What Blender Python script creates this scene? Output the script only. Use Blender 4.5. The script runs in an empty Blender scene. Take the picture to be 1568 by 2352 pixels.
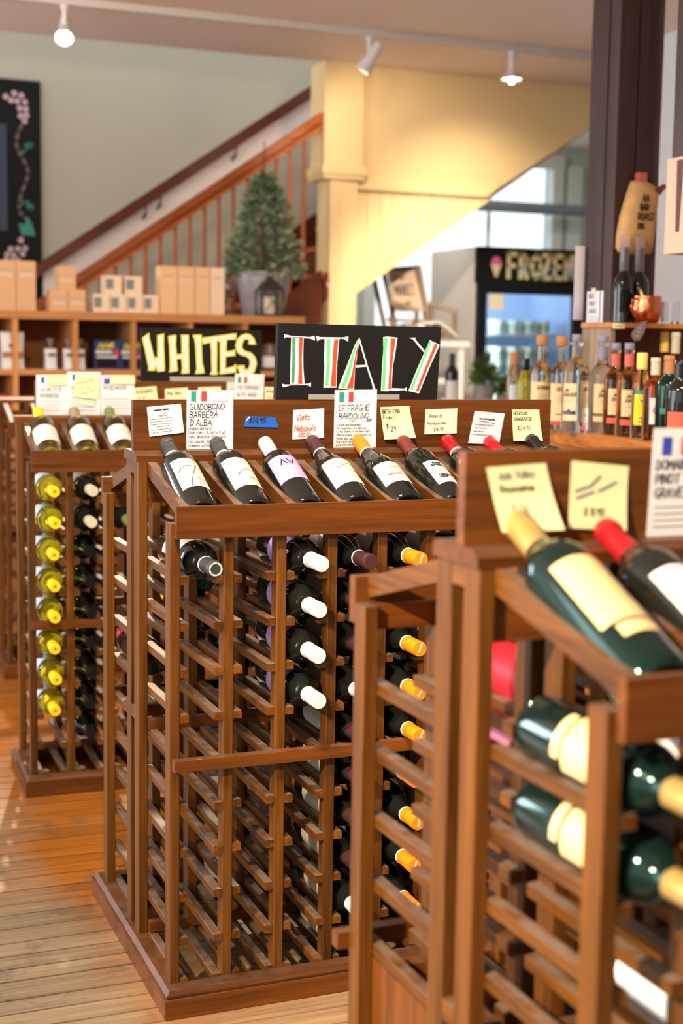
import bpy, math, random
from mathutils import Matrix, Vector
random.seed(7)
R_ = random.Random(11)
SC = bpy.context.scene
COL = SC.collection

# ------------------------------------------------------------------ camera
def setup_camera():
    yaw, pitch, roll, H, f = 0.38, 0.1158, -0.0152, 1.3197, 3247.9
    cy, sy, cp, sp, cr, sr = (math.cos(yaw), math.sin(yaw), math.cos(pitch), math.sin(pitch), math.cos(roll), math.sin(roll))
    fwd = Vector((sy, cy, 0)); rt = Vector((cy, -sy, 0)); dn = Vector((0, 0, -1))
    f2 = fwd*cp + dn*sp; d2 = dn*cp - fwd*sp
    r3 = rt*cr + d2*sr; d3 = d2*cr - rt*sr
    cam = bpy.data.cameras.new('camera'); o = bpy.data.objects.new('camera', cam); COL.objects.link(o)
    m = Matrix((( r3.x, -d3.x, -f2.x, 0), (r3.y, -d3.y, -f2.y, 0), (r3.z, -d3.z, -f2.z, H), (0, 0, 0, 1)))
    o.matrix_world = m
    cam.sensor_fit = 'VERTICAL'; cam.sensor_height = 36; cam.lens = 36*f/2352
    cam.clip_start = 0.05; cam.clip_end = 100
    cam.dof.use_dof = True; cam.dof.focus_distance = 2.86; cam.dof.aperture_fstop = 3.3
    SC.camera = o
setup_camera()

# ------------------------------------------------------------------ light and exposure
SC.view_settings.view_transform = 'Standard'
SC.view_settings.look = 'None'
SC.view_settings.gamma = 1
SC.view_settings.exposure = 0.6
w = bpy.data.worlds.new('world'); SC.world = w; w.use_nodes = True
bg = w.node_tree.nodes['Background']; bg.inputs[0].default_value = (0.93, 0.97, 1.0, 1); bg.inputs[1].default_value = 1.05
SC.cycles.max_bounces = 10; SC.cycles.transmission_bounces = 8; SC.cycles.caustics_reflective = False
SC.cycles.sample_clamp_indirect = 6

def lamp(name, kind, loc, target, energy, color, **kw):
    l = bpy.data.lights.new(name, kind); l.energy = energy; l.color = color
    for k, v in kw.items(): setattr(l, k, v)
    o = bpy.data.objects.new(name, l); COL.objects.link(o); o.location = loc
    d = Vector(target) - Vector(loc); o.rotation_euler = d.to_track_quat('-Z', 'Y').to_euler()
    return o
WARM = (1.0, 0.80, 0.58)
# shop-front windows at left, ceiling spots e and f, and added unseen fill lamps
lamp('window_daylight_left', 'AREA', (-2.6, 2.6, 1.9), (1.2, 2.8, 0.8), 80, (0.93, 0.95, 1.0), shape='RECTANGLE', size=3.2, size_y=1.8)
lamp('window_daylight_far', 'AREA', (-3.0, 8.2, 1.9), (1.2, 3.4, 0.9), 95, (0.78, 0.88, 1.0), shape='RECTANGLE', size=1.3, size_y=1.7)
lamp('front_fill_area', 'AREA', (-0.6, -2.4, 2.1), (1.0, 3.0, 1.0), 12, (1.0, 0.93, 0.84), shape='RECTANGLE', size=3.0, size_y=1.6)  # unseen area light added as front fill, no window stands here
lamp('fill_spot_a', 'SPOT', (0.3, 1.4, 2.85), (1.25, 2.78, 1.17), 290, WARM, spot_size=0.74, spot_blend=0.7, shadow_soft_size=0.05)  # unseen spot added to brighten the middle rack's lip and display
lamp('fill_spot_b', 'SPOT', (0.0, 1.6, 2.85), (0.9, 4.0, 0.9), 105, WARM, spot_size=1.5, spot_blend=0.7, shadow_soft_size=0.05)  # unseen spot added as fill over the left floor and whites rack
lamp('fill_spot_h', 'SPOT', (0.3, 2.3, 2.85), (1.0, 4.1, 1.12), 120, WARM, spot_size=0.6, spot_blend=0.7, shadow_soft_size=0.05)  # unseen spot added to brighten the lip of the whites rack
lamp('fill_spot_c', 'SPOT', (2.1, 1.9, 2.85), (2.3, 4.1, 1.2), 110, WARM, spot_size=1.4, spot_blend=0.7, shadow_soft_size=0.05)  # unseen spot added as fill for the bar
lamp('fill_spot_d', 'SPOT', (1.6, 4.6, 2.85), (1.9, 7.1, 1.4), 36, WARM, spot_size=1.7, spot_blend=0.7, shadow_soft_size=0.05)  # unseen spot added as fill for the cubby shelf
lamp('ceiling_spot_e', 'SPOT', (-1.5, 0.45, 2.5), (0.8, 1.4, 0.7), 760, WARM, spot_size=0.8, spot_blend=0.7, shadow_soft_size=0.05)
lamp('ceiling_spot_f', 'SPOT', (2.2, 4.6, 2.85), (4.62, 9.4, 0.75), 520, (1.0, 0.88, 0.74), spot_size=0.5, spot_blend=0.6, shadow_soft_size=0.06)
lamp('alcove_fill', 'SPOT', (3.9, 9.3, 2.92), (5.3, 10.3, 1.5), 38, (1.0, 0.95, 0.86), spot_size=2.0, spot_blend=0.8, shadow_soft_size=0.06)  # hidden lamp added to lift the ambient light in the alcove
lamp('fill_spot_g', 'SPOT', (0.6, 5.9, 2.85), (1.7, 8.95, 2.1), 20, (1.0, 0.9, 0.74), spot_size=1.7, spot_blend=0.9, shadow_soft_size=0.06)  # unseen spot added as fill on the stair wall

# ------------------------------------------------------------------ materials
def M_(name):
    m = bpy.data.materials.new(name); m.use_nodes = True
    return m, m.node_tree.nodes, m.node_tree.links, m.node_tree.nodes['Principled BSDF']
def srgb(r, g, b):
    f = lambda c: (c/255/12.92) if c/255 <= 0.04045 else ((c/255+0.055)/1.055)**2.4
    return (f(r), f(g), f(b), 1)
def mat(name, c, rough=0.6, metal=0.0, trans=0.0, ior=1.45, spec=0.5, emit=None, es=0, var=0.0, vs=30, sheen=0):
    m, N, L, p = M_(name)
    p.inputs['Base Color'].default_value = c; p.inputs['Roughness'].default_value = rough
    p.inputs['Metallic'].default_value = metal; p.inputs['Transmission Weight'].default_value = trans
    p.inputs['IOR'].default_value = ior; p.inputs['Specular IOR Level'].default_value = spec
    if emit: p.inputs['Emission Color'].default_value = emit; p.inputs['Emission Strength'].default_value = es
    if var:
        t = N.new('ShaderNodeTexCoord'); n = N.new('ShaderNodeTexNoise'); n.inputs['Scale'].default_value = vs; n.inputs['Detail'].default_value = 6
        r = N.new('ShaderNodeValToRGB'); r.color_ramp.elements[0].position = 0.3; r.color_ramp.elements[1].position = 0.7
        r.color_ramp.elements[0].color = (c[0]*(1-var), c[1]*(1-var), c[2]*(1-var), 1); r.color_ramp.elements[1].color = (min(1, c[0]*(1+var)), min(1, c[1]*(1+var)), min(1, c[2]*(1+var)), 1)
        L.new(t.outputs['Object'], n.inputs['Vector']); L.new(n.outputs['Fac'], r.inputs[0]); L.new(r.outputs[0], p.inputs['Base Color'])
    return m
def wood(name, dark, light, axis, rough=0.42, dust=0.0, grain=90.0, dustcol=srgb(116, 100, 86)):
    """wood grain along one axis of the piece, a random shift per piece, dust lying on upward faces"""
    m, N, L, p = M_(name)
    t = N.new('ShaderNodeTexCoord'); oi = N.new('ShaderNodeObjectInfo')
    mp = N.new('ShaderNodeMapping'); sc = [grain]*3; sc[axis] = grain*0.05; mp.inputs['Scale'].default_value = sc
    mul = N.new('ShaderNodeMath'); mul.operation = 'MULTIPLY'; mul.inputs[1].default_value = 37.0
    add = N.new('ShaderNodeVectorMath'); add.operation = 'ADD'
    L.new(oi.outputs['Random'], mul.inputs[0]); L.new(t.outputs['Object'], mp.inputs['Vector'])
    L.new(mp.outputs[0], add.inputs[0]); L.new(mul.outputs[0], add.inputs[1])
    n = N.new('ShaderNodeTexNoise'); n.inputs['Scale'].default_value = 1.0; n.inputs['Detail'].default_value = 8; n.inputs['Roughness'].default_value = 0.65
    L.new(add.outputs[0], n.inputs['Vector'])
    n2 = N.new('ShaderNodeTexNoise'); n2.inputs['Scale'].default_value = 0.12; n2.inputs['Detail'].default_value = 3
    L.new(add.outputs[0], n2.inputs['Vector'])
    av = N.new('ShaderNodeMix'); av.inputs['Factor'].default_value = 0.45
    L.new(n.outputs['Fac'], av.inputs['A']); L.new(n2.outputs['Fac'], av.inputs['B'])
    r = N.new('ShaderNodeValToRGB'); r.color_ramp.elements[0].position = 0.36; r.color_ramp.elements[1].position = 0.66
    r.color_ramp.elements[0].color = dark; r.color_ramp.elements[1].color = light
    L.new(av.outputs['Result'], r.inputs[0])
    hs = N.new('ShaderNodeHueSaturation'); vr = N.new('ShaderNodeMapRange'); vr.inputs['To Min'].default_value = 0.8; vr.inputs['To Max'].default_value = 1.2
    L.new(oi.outputs['Random'], vr.inputs['Value']); L.new(vr.outputs[0], hs.inputs['Value']); L.new(r.outputs[0], hs.inputs['Color'])
    out = hs.outputs[0]
    rg = N.new('ShaderNodeMapRange'); rg.inputs['To Min'].default_value = rough-0.1; rg.inputs['To Max'].default_value = rough+0.12
    L.new(n.outputs['Fac'], rg.inputs['Value'])
    if dust:
        g = N.new('ShaderNodeNewGeometry'); sx = N.new('ShaderNodeSeparateXYZ'); L.new(g.outputs['Normal'], sx.inputs[0])
        st = N.new('ShaderNodeMapRange'); st.inputs['From Min'].default_value = 0.7; st.inputs['From Max'].default_value = 0.95; L.new(sx.outputs['Z'], st.inputs['Value'])
        dn = N.new('ShaderNodeTexNoise'); dn.inputs['Scale'].default_value = 26; dn.inputs['Detail'].default_value = 7; L.new(g.outputs['Position'], dn.inputs['Vector'])
        dr = N.new('ShaderNodeMapRange'); dr.inputs['From Min'].default_value = 0.3; dr.inputs['From Max'].default_value = 0.6; dr.inputs['To Max'].default_value = dust; L.new(dn.outputs['Fac'], dr.inputs['Value'])
        mm = N.new('ShaderNodeMath'); mm.operation = 'MULTIPLY'; L.new(st.outputs[0], mm.inputs[0]); L.new(dr.outputs[0], mm.inputs[1])
        mx = N.new('ShaderNodeMix'); mx.data_type = 'RGBA'; mx.inputs['B'].default_value = dustcol
        L.new(mm.outputs[0], mx.inputs['Factor']); L.new(out, mx.inputs['A']); out = mx.outputs['Result']
    L.new(out, p.inputs['Base Color']); L.new(rg.outputs[0], p.inputs['Roughness'])
    p.inputs['Specular IOR Level'].default_value = 0.3
    b = N.new('ShaderNodeBump'); b.inputs['Strength'].default_value = 0.12; b.inputs['Distance'].default_value = 0.002
    L.new(n.outputs['Fac'], b.inputs['Height']); L.new(b.outputs[0], p.inputs['Normal'])
    return m

RK_D, RK_L = srgb(60, 34, 7), srgb(118, 70, 20)
RW = [wood('rack_wood_%d' % i, RK_D, RK_L, i, dust=0.95) for i in range(3)]
RB = [wood('rack_board_%d' % i, srgb(68, 36, 8), srgb(118, 64, 17), i, rough=0.42, dust=0.3) for i in range(3)]
SHW = [wood('shelf_wood_%d' % i, srgb(168, 110, 58), srgb(212, 152, 92), i, rough=0.5, grain=50) for i in range(3)]
STW = [wood('stair_wood_%d' % i, srgb(136, 66, 18), srgb(196, 104, 38), i, rough=0.3, grain=40) for i in range(3)]
STD = wood('stair_dark_wood', srgb(70, 30, 14), srgb(105, 50, 24), 0, rough=0.35, grain=40)
BARW = [wood('bar_wood_%d' % i, srgb(160, 95, 40), srgb(208, 140, 75), i, rough=0.35, grain=45) for i in range(3)]
PILW = wood('pillar_wood', srgb(46, 28, 24), srgb(82, 52, 46), 2, rough=0.4, grain=40)
CHW = wood('chair_wood', srgb(120, 100, 80), srgb(165, 140, 115), 2, rough=0.6, grain=40)
WHITE = mat('white_paint', srgb(225, 222, 215), 0.5)
PAPER = mat('white_paper', srgb(222, 221, 222), 0.7)
PAPERG = mat('grey_paper', srgb(205, 200, 212), 0.55)
CREAM = mat('cream_paper', srgb(222, 212, 184), 0.7)
NOTE = mat('yellow_note', srgb(224, 221, 168), 0.7)
NOTEG = mat('green_note', srgb(190, 205, 185), 0.7)
INK = mat('black_ink', srgb(28, 26, 40), 0.6)
INKB = mat('black_marker', srgb(30, 30, 32), 0.6)
INKG = mat('grey_ink', srgb(120, 118, 125), 0.7)
INKGR = mat('green_ink', srgb(110, 180, 140), 0.7)
INKO = mat('orange_ink', srgb(214, 70, 24), 0.6)
FGREEN = mat('flag_green', srgb(24, 140, 112), 0.6)
FRED = mat('flag_red', srgb(224, 54, 42), 0.6)
FBLUE = mat('flag_blue', srgb(48, 70, 170), 0.6)
TAPE = mat('blue_tape', srgb(10, 86, 180), 0.6)
BLACKB = mat('black_board', srgb(15, 14, 15), 0.7, spec=0.25, var=0.2, vs=60)
BLACKP = mat('black_plastic', srgb(18, 18, 20), 0.35)
CHW_ = mat('chalk_white', srgb(208, 208, 214), 0.8, var=0.1, vs=200)
CHG = mat('chalk_green', srgb(96, 190, 126), 0.8, var=0.25, vs=200)
CHD = mat('chalk_dark_green', srgb(60, 135, 95), 0.8, var=0.35, vs=220)
CHR = mat('chalk_red', srgb(226, 66, 32), 0.8, var=0.25, vs=160)
CHY = mat('chalk_yellow', srgb(232, 208, 62), 0.8)
CHP = mat('chalk_pale_green', srgb(190, 208, 190), 0.8, var=0.12, vs=120)
CHB = mat('chalk_blue', srgb(120, 180, 205), 0.8)
CHPK = mat('chalk_pink', srgb(190, 160, 165), 0.8)
CHTL = mat('chalk_teal', srgb(60, 130, 115), 0.8)
CHBR = mat('chalk_brown', srgb(105, 90, 82), 0.8)
METAL = mat('brushed_metal', srgb(190, 185, 180), 0.35, 0.6)
COPPER = mat('copper', srgb(214, 120, 78), 0.22, 1.0)
DARKM = mat('dark_metal', srgb(60, 55, 52), 0.5, 0.4)
GALV = mat('galvanised_zinc', srgb(165, 158, 158), 0.45, 0.3, var=0.12, vs=12)
CARD = mat('cardboard', srgb(212, 168, 126), 0.8)
CARDW = mat('cardboard_print', srgb(228, 205, 182), 0.8)
# bottles
GDARK = mat('dark_glass', (0.008, 0.009, 0.007, 1), 0.05, spec=0.6)
GGREEN = mat('deep_green_glass', (0.004, 0.011, 0.009, 1), 0.08, spec=0.8); GGREEN.node_tree.nodes['Principled BSDF'].inputs['Specular Tint'].default_value = (0.32, 0.58, 0.48, 1)
GYEL = mat('white_wine_glass', srgb(236, 222, 60), 0.02, trans=0.92, ior=1.36)
GOLIV = mat('olive_glass', srgb(200, 196, 100), 0.02, trans=1.0, ior=1.36)
GCLR = mat('clear_spirit_glass', srgb(245, 246, 244), 0.01, trans=1.0, ior=1.34)
GAMB = mat('amber_spirit_glass', srgb(244, 214, 150), 0.01, trans=1.0, ior=1.34)
GTAN = mat('dark_amber_glass', srgb(226, 166, 90), 0.01, trans=1.0, ior=1.34)
GROSE = mat('rose_wine_glass', srgb(240, 205, 150), 0.01, trans=1.0, ior=1.34)
GTHIN = mat('thin_clear_glass', srgb(250, 250, 250), 0.0, trans=1.0, ior=1.45)
PANE = mat('window_pane', srgb(240, 248, 250), 0.0, trans=1.0, ior=1.02)
def cap(name, r, g, b, rough=0.4, metal=0.0): return mat('capsule_'+name, srgb(r, g, b), rough, metal)
CB = cap('black', 52, 52, 52); CBK = cap('gloss_black', 22, 22, 24, 0.2); CW = cap('white', 212, 210, 203, 0.35); CBR = cap('brown', 62, 36, 38, 0.3)
CO = cap('orange', 224, 124, 12, 0.4); CMR = cap('maroon', 104, 36, 38, 0.3); CR = cap('red', 178, 26, 36, 0.25, 0.3); CY = cap('yellow', 246, 206, 20, 0.4)
CTN = cap('bronze', 150, 128, 102, 0.45); CGR = cap('green', 108, 124, 56, 0.4); CCR = cap('cream', 196, 186, 158, 0.45); CGD = cap('gold', 196, 164, 96, 0.25, 0.5)
CCK = cap('cork', 176, 120, 74, 0.8); CGY = cap('grey', 130, 128, 125, 0.5); CYL = cap('pale_yellow', 232, 200, 100, 0.5); CLV = cap('lavender', 120, 118, 140, 0.3); CSL = cap('salmon', 190, 92, 78, 0.4)
BAND = mat('neck_band', srgb(205, 222, 220), 0.5)
LCREAM = mat('label_cream', srgb(222, 213, 190), 0.6); LWHITE = mat('label_white', srgb(222, 217, 210), 0.6); LLILAC = mat('label_lilac', srgb(186, 150, 204), 0.5)
LGOLD = mat('label_gold', srgb(220, 194, 134), 0.35); LTAN = mat('label_tan', srgb(224, 192, 144), 0.6); LYEL = mat('label_yellow', srgb(238, 206, 24), 0.6); LRED = mat('label_red', srgb(222, 88, 66), 0.6)
LCRIM = mat('label_crimson', srgb(190, 24, 38), 0.5); LPINK = mat('label_pink', srgb(196, 90, 110), 0.5); LSAND = mat('label_sand', srgb(200, 190, 165), 0.6); LBLUE = mat('label_pale_blue', srgb(206, 222, 235), 0.5)

# ------------------------------------------------------------------ mesh builder and object helpers
class MB:
    def __init__(s): s.v = []; s.f = []; s.m = []; s.mats = []
    def mi(s, m):
        if m is None: m = 0
        if isinstance(m, int): return m
        if m not in s.mats: s.mats.append(m)
        return s.mats.index(m)
    def add(s, vs, fs, m=None):
        o = len(s.v); k = s.mi(m); s.v += [tuple(v) for v in vs]
        s.f += [tuple(i+o for i in f) for f in fs]; s.m += [k]*len(fs); return s
    def box(s, a, b, m=None):
        x0, y0, z0 = a; x1, y1, z1 = b
        return s.add([(x0,y0,z0),(x1,y0,z0),(x1,y1,z0),(x0,y1,z0),(x0,y0,z1),(x1,y0,z1),(x1,y1,z1),(x0,y1,z1)],
                     [(0,3,2,1),(4,5,6,7),(0,1,5,4),(1,2,6,5),(2,3,7,6),(3,0,4,7)], m)
    def prism(s, pts, y0, y1, m=None, axis=1):
        """polygon pts (u, v) swept along an axis: axis 1 -> (u, y, v); axis 0 -> (x, u, v); axis 2 -> (u, v, z)"""
        mk = {1: lambda u, v, t: (u, t, v), 0: lambda u, v, t: (t, u, v), 2: lambda u, v, t: (u, v, t)}[axis]
        n = len(pts); vs = [mk(u, v, y0) for u, v in pts]+[mk(u, v, y1) for u, v in pts]
        fs = [tuple(range(n)), tuple(range(2*n-1, n-1, -1))]+[(i, i+n, (i+1) % n+n, (i+1) % n) for i in range(n)]
        return s.add(vs, fs, m)
    def lathe(s, prof, n=24, m=None, c=(0, 0, 0)):
        vs = []; fs = []
        for r, z in prof:
            for i in range(n):
                a = 2*math.pi*i/n; vs.append((c[0]+r*math.cos(a), c[1]+r*math.sin(a), c[2]+z))
        for k in range(len(prof)-1):
            for i in range(n):
                j = (i+1) % n; fs.append((k*n+i, k*n+j, (k+1)*n+j, (k+1)*n+i))
        if prof[0][0] > 1e-6: fs.append(tuple(range(n-1, -1, -1)))
        if prof[-1][0] > 1e-6: fs.append(tuple((len(prof)-1)*n+i for i in range(n)))
        return s.add(vs, fs, m)
    def tube(s, pts, r, n=8, m=None):
        pts = [Vector(p) for p in pts]; rs = r if isinstance(r, (list, tuple)) else [r]*len(pts); vs = []; fs = []
        for i, p in enumerate(pts):
            d = (pts[min(i+1, len(pts)-1)]-pts[max(i-1, 0)]).normalized()
            u = d.orthogonal().normalized() if abs(d.z) > 0.99 else d.cross(Vector((0, 0, 1))).normalized(); w_ = d.cross(u)
            for k in range(n):
                a = 2*math.pi*k/n; vs.append(p+(u*math.cos(a)+w_*math.sin(a))*rs[i])
        for i in range(len(pts)-1):
            for k in range(n):
                j = (k+1) % n; fs.append((i*n+k, i*n+j, (i+1)*n+j, (i+1)*n+k))
        fs.append(tuple(range(n-1, -1, -1))); fs.append(tuple((len(pts)-1)*n+k for k in range(n)))
        return s.add(vs, fs, m)
    def beam(s, a, b, w_, h, up=(0, 0, 1), m=None):
        """rectangular bar from a to b; w_ across, h along up"""
        a = Vector(a); b = Vector(b); d = (b-a).normalized(); u = d.cross(Vector(up)).normalized(); v = u.cross(d).normalized()
        vs = []
        for p in (a, b):
            for x, y in ((-1, -1), (1, -1), (1, 1), (-1, 1)): vs.append(p+u*x*w_/2+v*y*h/2)
        return s.add(vs, [(0, 1, 2, 3), (7, 6, 5, 4), (0, 4, 5, 1), (1, 5, 6, 2), (2, 6, 7, 3), (3, 7, 4, 0)], m)
    def mesh(s, name, mats=None, smooth=False):
        me = bpy.data.meshes.new(name); me.from_pydata(s.v, [], s.f)
        for m in (mats if mats else s.mats): me.materials.append(m)
        if len(me.materials) > 1: me.polygons.foreach_set('material_index', s.m)
        if smooth:
            me.polygons.foreach_set('use_smooth', [True]*len(me.polygons)); me.set_sharp_from_angle(angle=math.radians(40))
        me.update(); return me
    def obj(s, name, m=None, parent=None, loc=(0, 0, 0), smooth=False):
        if m is not None and not isinstance(m, (list, tuple)): m = [m]
        return link(name, s.mesh(name, m, smooth), parent, loc)
def link(name, me, parent=None, loc=(0, 0, 0), mw=None):
    o = bpy.data.objects.new(name, me); COL.objects.link(o)
    if parent is not None: o.parent = parent
    if mw is not None: o.matrix_world = mw
    else: o.location = loc
    return o
def empty(name, loc=(0, 0, 0), rz=0):
    o = bpy.data.objects.new(name, None); o.empty_display_size = 0.05; COL.objects.link(o); o.location = loc; o.rotation_euler = (0, 0, rz); return o
def tag(o, label, cat, group=None, kind=None):
    if label: o['label'] = label
    if cat: o['category'] = cat
    if group: o['group'] = group
    if kind: o['kind'] = kind
    return o
def struct(o): o['kind'] = 'structure'; return o

# stroke lettering: width:polylines, on a 10 unit cap height
GL = {'A':'6:0 0 3 10 6 0;1 4 5 4','B':'5:0 0 0 10 4 9 4 6 0 5 5 4 5 1 0 0','C':'5:5 9 3 10 0 7 0 3 3 0 5 1','D':'5:0 0 0 10 4 8 5 5 4 1 0 0','E':'5:5 10 0 10 0 0 5 0;0 5 4 5','F':'5:5 10 0 10 0 0;0 5 4 5',
'G':'6:5 9 3 10 0 7 0 3 3 0 6 1 6 4 3 4','H':'5:0 0 0 10;5 0 5 10;0 5 5 5','I':'1:0 0 0 10','J':'4:4 10 4 2 2 0 0 2','K':'5:0 0 0 10;5 10 0 4 5 0','L':'4:0 10 0 0 4 0','M':'6:0 0 0 10 3 4 6 10 6 0','N':'5:0 0 0 10 5 0 5 10',
'O':'6:3 10 0 7 0 3 3 0 6 3 6 7 3 10','P':'5:0 0 0 10 4 9 5 7 4 5 0 4','Q':'6:3 10 0 7 0 3 3 0 6 3 6 7 3 10;4 3 6 0','R':'5:0 0 0 10 4 9 5 7 4 5 0 4;2 4 5 0','S':'5:5 9 3 10 0 8 1 6 4 4 5 2 3 0 0 1','T':'6:3 0 3 10;0 10 6 10',
'U':'5:0 10 0 2 2 0 4 1 5 3 5 10','V':'6:0 10 3 0 6 10','W':'8:0 10 2 0 4 7 6 0 8 10','X':'6:0 10 6 0;6 10 0 0','Y':'6:0 10 3 5 6 10;3 5 3 0','Z':'5:0 10 5 10 0 0 5 0',
'0':'5:2 10 0 6 0 3 2 0 4 2 5 6 3 10 2 10','1':'2:0 8 1 10 1 0','2':'5:0 8 2 10 4 9 4 6 0 0 5 0','3':'5:0 9 3 10 4 8 2 6 4 4 4 1 0 0','4':'5:3 10 0 4 5 4;4 7 4 0','5':'5:5 10 1 10 0 6 4 5 4 1 0 0','6':'5:4 10 1 6 0 2 2 0 4 1 4 4 1 4','7':'5:0 10 5 10 1 0','8':'5:2 10 0 8 4 3 2 0 0 3 4 8 2 10','9':'5:4 7 2 5 0 7 2 10 4 9 4 0',
'$':'5:5 8 2 9 0 7 4 4 4 2 0 1;2 11 2 -1','.':'1:0 0 0 1','!':'1:0 10 0 3;0 1 0 0',"'":'1:0 10 0 8','&':'5:5 0 1 8 3 9 0 2 3 0 5 3',',':'1:1 1 0 -1','-':'4:0 4 4 4',
'a':'4:4 6 1 6 0 3 1 0 4 2;4 6 4 0','b':'4:0 10 0 0 3 0 4 3 3 6 0 5','c':'4:4 5 2 6 0 3 2 0 4 1','d':'4:4 10 4 0 1 0 0 3 1 6 4 5','e':'4:0 3 4 4 3 6 1 6 0 3 1 0 4 1','f':'3:3 10 1 9 1 0;0 6 3 6','g':'4:4 6 1 6 0 3 1 1 4 2;4 6 4 -3 1 -3','h':'4:0 10 0 0;0 4 2 6 4 5 4 0',
'i':'1:0 6 0 0;0 8 0 9','j':'2:2 6 2 -3 0 -3','k':'4:0 10 0 0;4 6 0 2 4 0','l':'1:0 10 0 0','m':'6:0 6 0 0;0 5 2 6 3 5 3 0;3 5 5 6 6 5 6 0','n':'4:0 6 0 0;0 4 2 6 4 5 4 0','o':'4:2 6 0 4 0 2 2 0 4 2 4 4 2 6','p':'4:0 6 0 -3;0 5 3 6 4 3 3 0 0 1','q':'4:4 6 1 6 0 3 1 0 4 2;4 6 4 -3',
'r':'3:0 6 0 0;0 4 3 6','s':'4:4 5 2 6 0 5 4 2 2 0 0 1','t':'3:1 9 1 1 3 0;0 6 3 6','u':'4:0 6 0 1 2 0 4 2;4 6 4 0','v':'4:0 6 2 0 4 6','w':'6:0 6 1 0 3 5 5 0 6 6','x':'4:0 6 4 0;4 6 0 0','y':'4:0 6 2 1;4 6 1 -3','z':'4:0 6 4 6 0 0 4 0'}
def strokes(s, x, y, h, slant=0.0, jit=0.0, gap=1.6, wx=1.0):
    """polylines of a line of handwriting starting at x, baseline y, cap height h"""
    out = []; k = h/10; cx = 0
    for ch in s:
        if ch == ' ': cx += 4; continue
        g = GL.get(ch)
        if not g: cx += 4; continue
        wd, body = g.split(':'); jy = R_.uniform(-jit, jit)*10
        for pl in body.split(';'):
            q = [float(c) for c in pl.split()]
            out.append([(x+(cx+q[i]+slant*q[i+1])*k*wx, y+(q[i+1]+jy)*k) for i in range(0, len(q), 2)])
        cx += float(wd)+gap
    return out
def ribbon(mb, pl, wd, S, m=None, maxseg=None):
    """flat pen stroke along a 2-D polyline, laid on the surface S(u, v)"""
    if maxseg:
        q = [pl[0]]
        for a, b in zip(pl, pl[1:]):
            n = max(1, int(math.dist(a, b)/maxseg))
            q += [(a[0]+(b[0]-a[0])*i/n, a[1]+(b[1]-a[1])*i/n) for i in range(1, n+1)]
        pl = q
    for (ax, ay), (bx, by) in zip(pl, pl[1:]):
        d = math.hypot(bx-ax, by-ay)
        if d < 1e-9: continue
        ux, uy = (bx-ax)/d*wd*0.4, (by-ay)/d*wd*0.4; nx, ny = -(by-ay)/d*wd/2, (bx-ax)/d*wd/2
        mb.add([S(ax-ux+nx, ay-uy+ny), S(ax-ux-nx, ay-uy-ny), S(bx+ux-nx, by+uy-ny), S(bx+ux+nx, by+uy+ny)], [(0, 1, 2, 3)], m)

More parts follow.
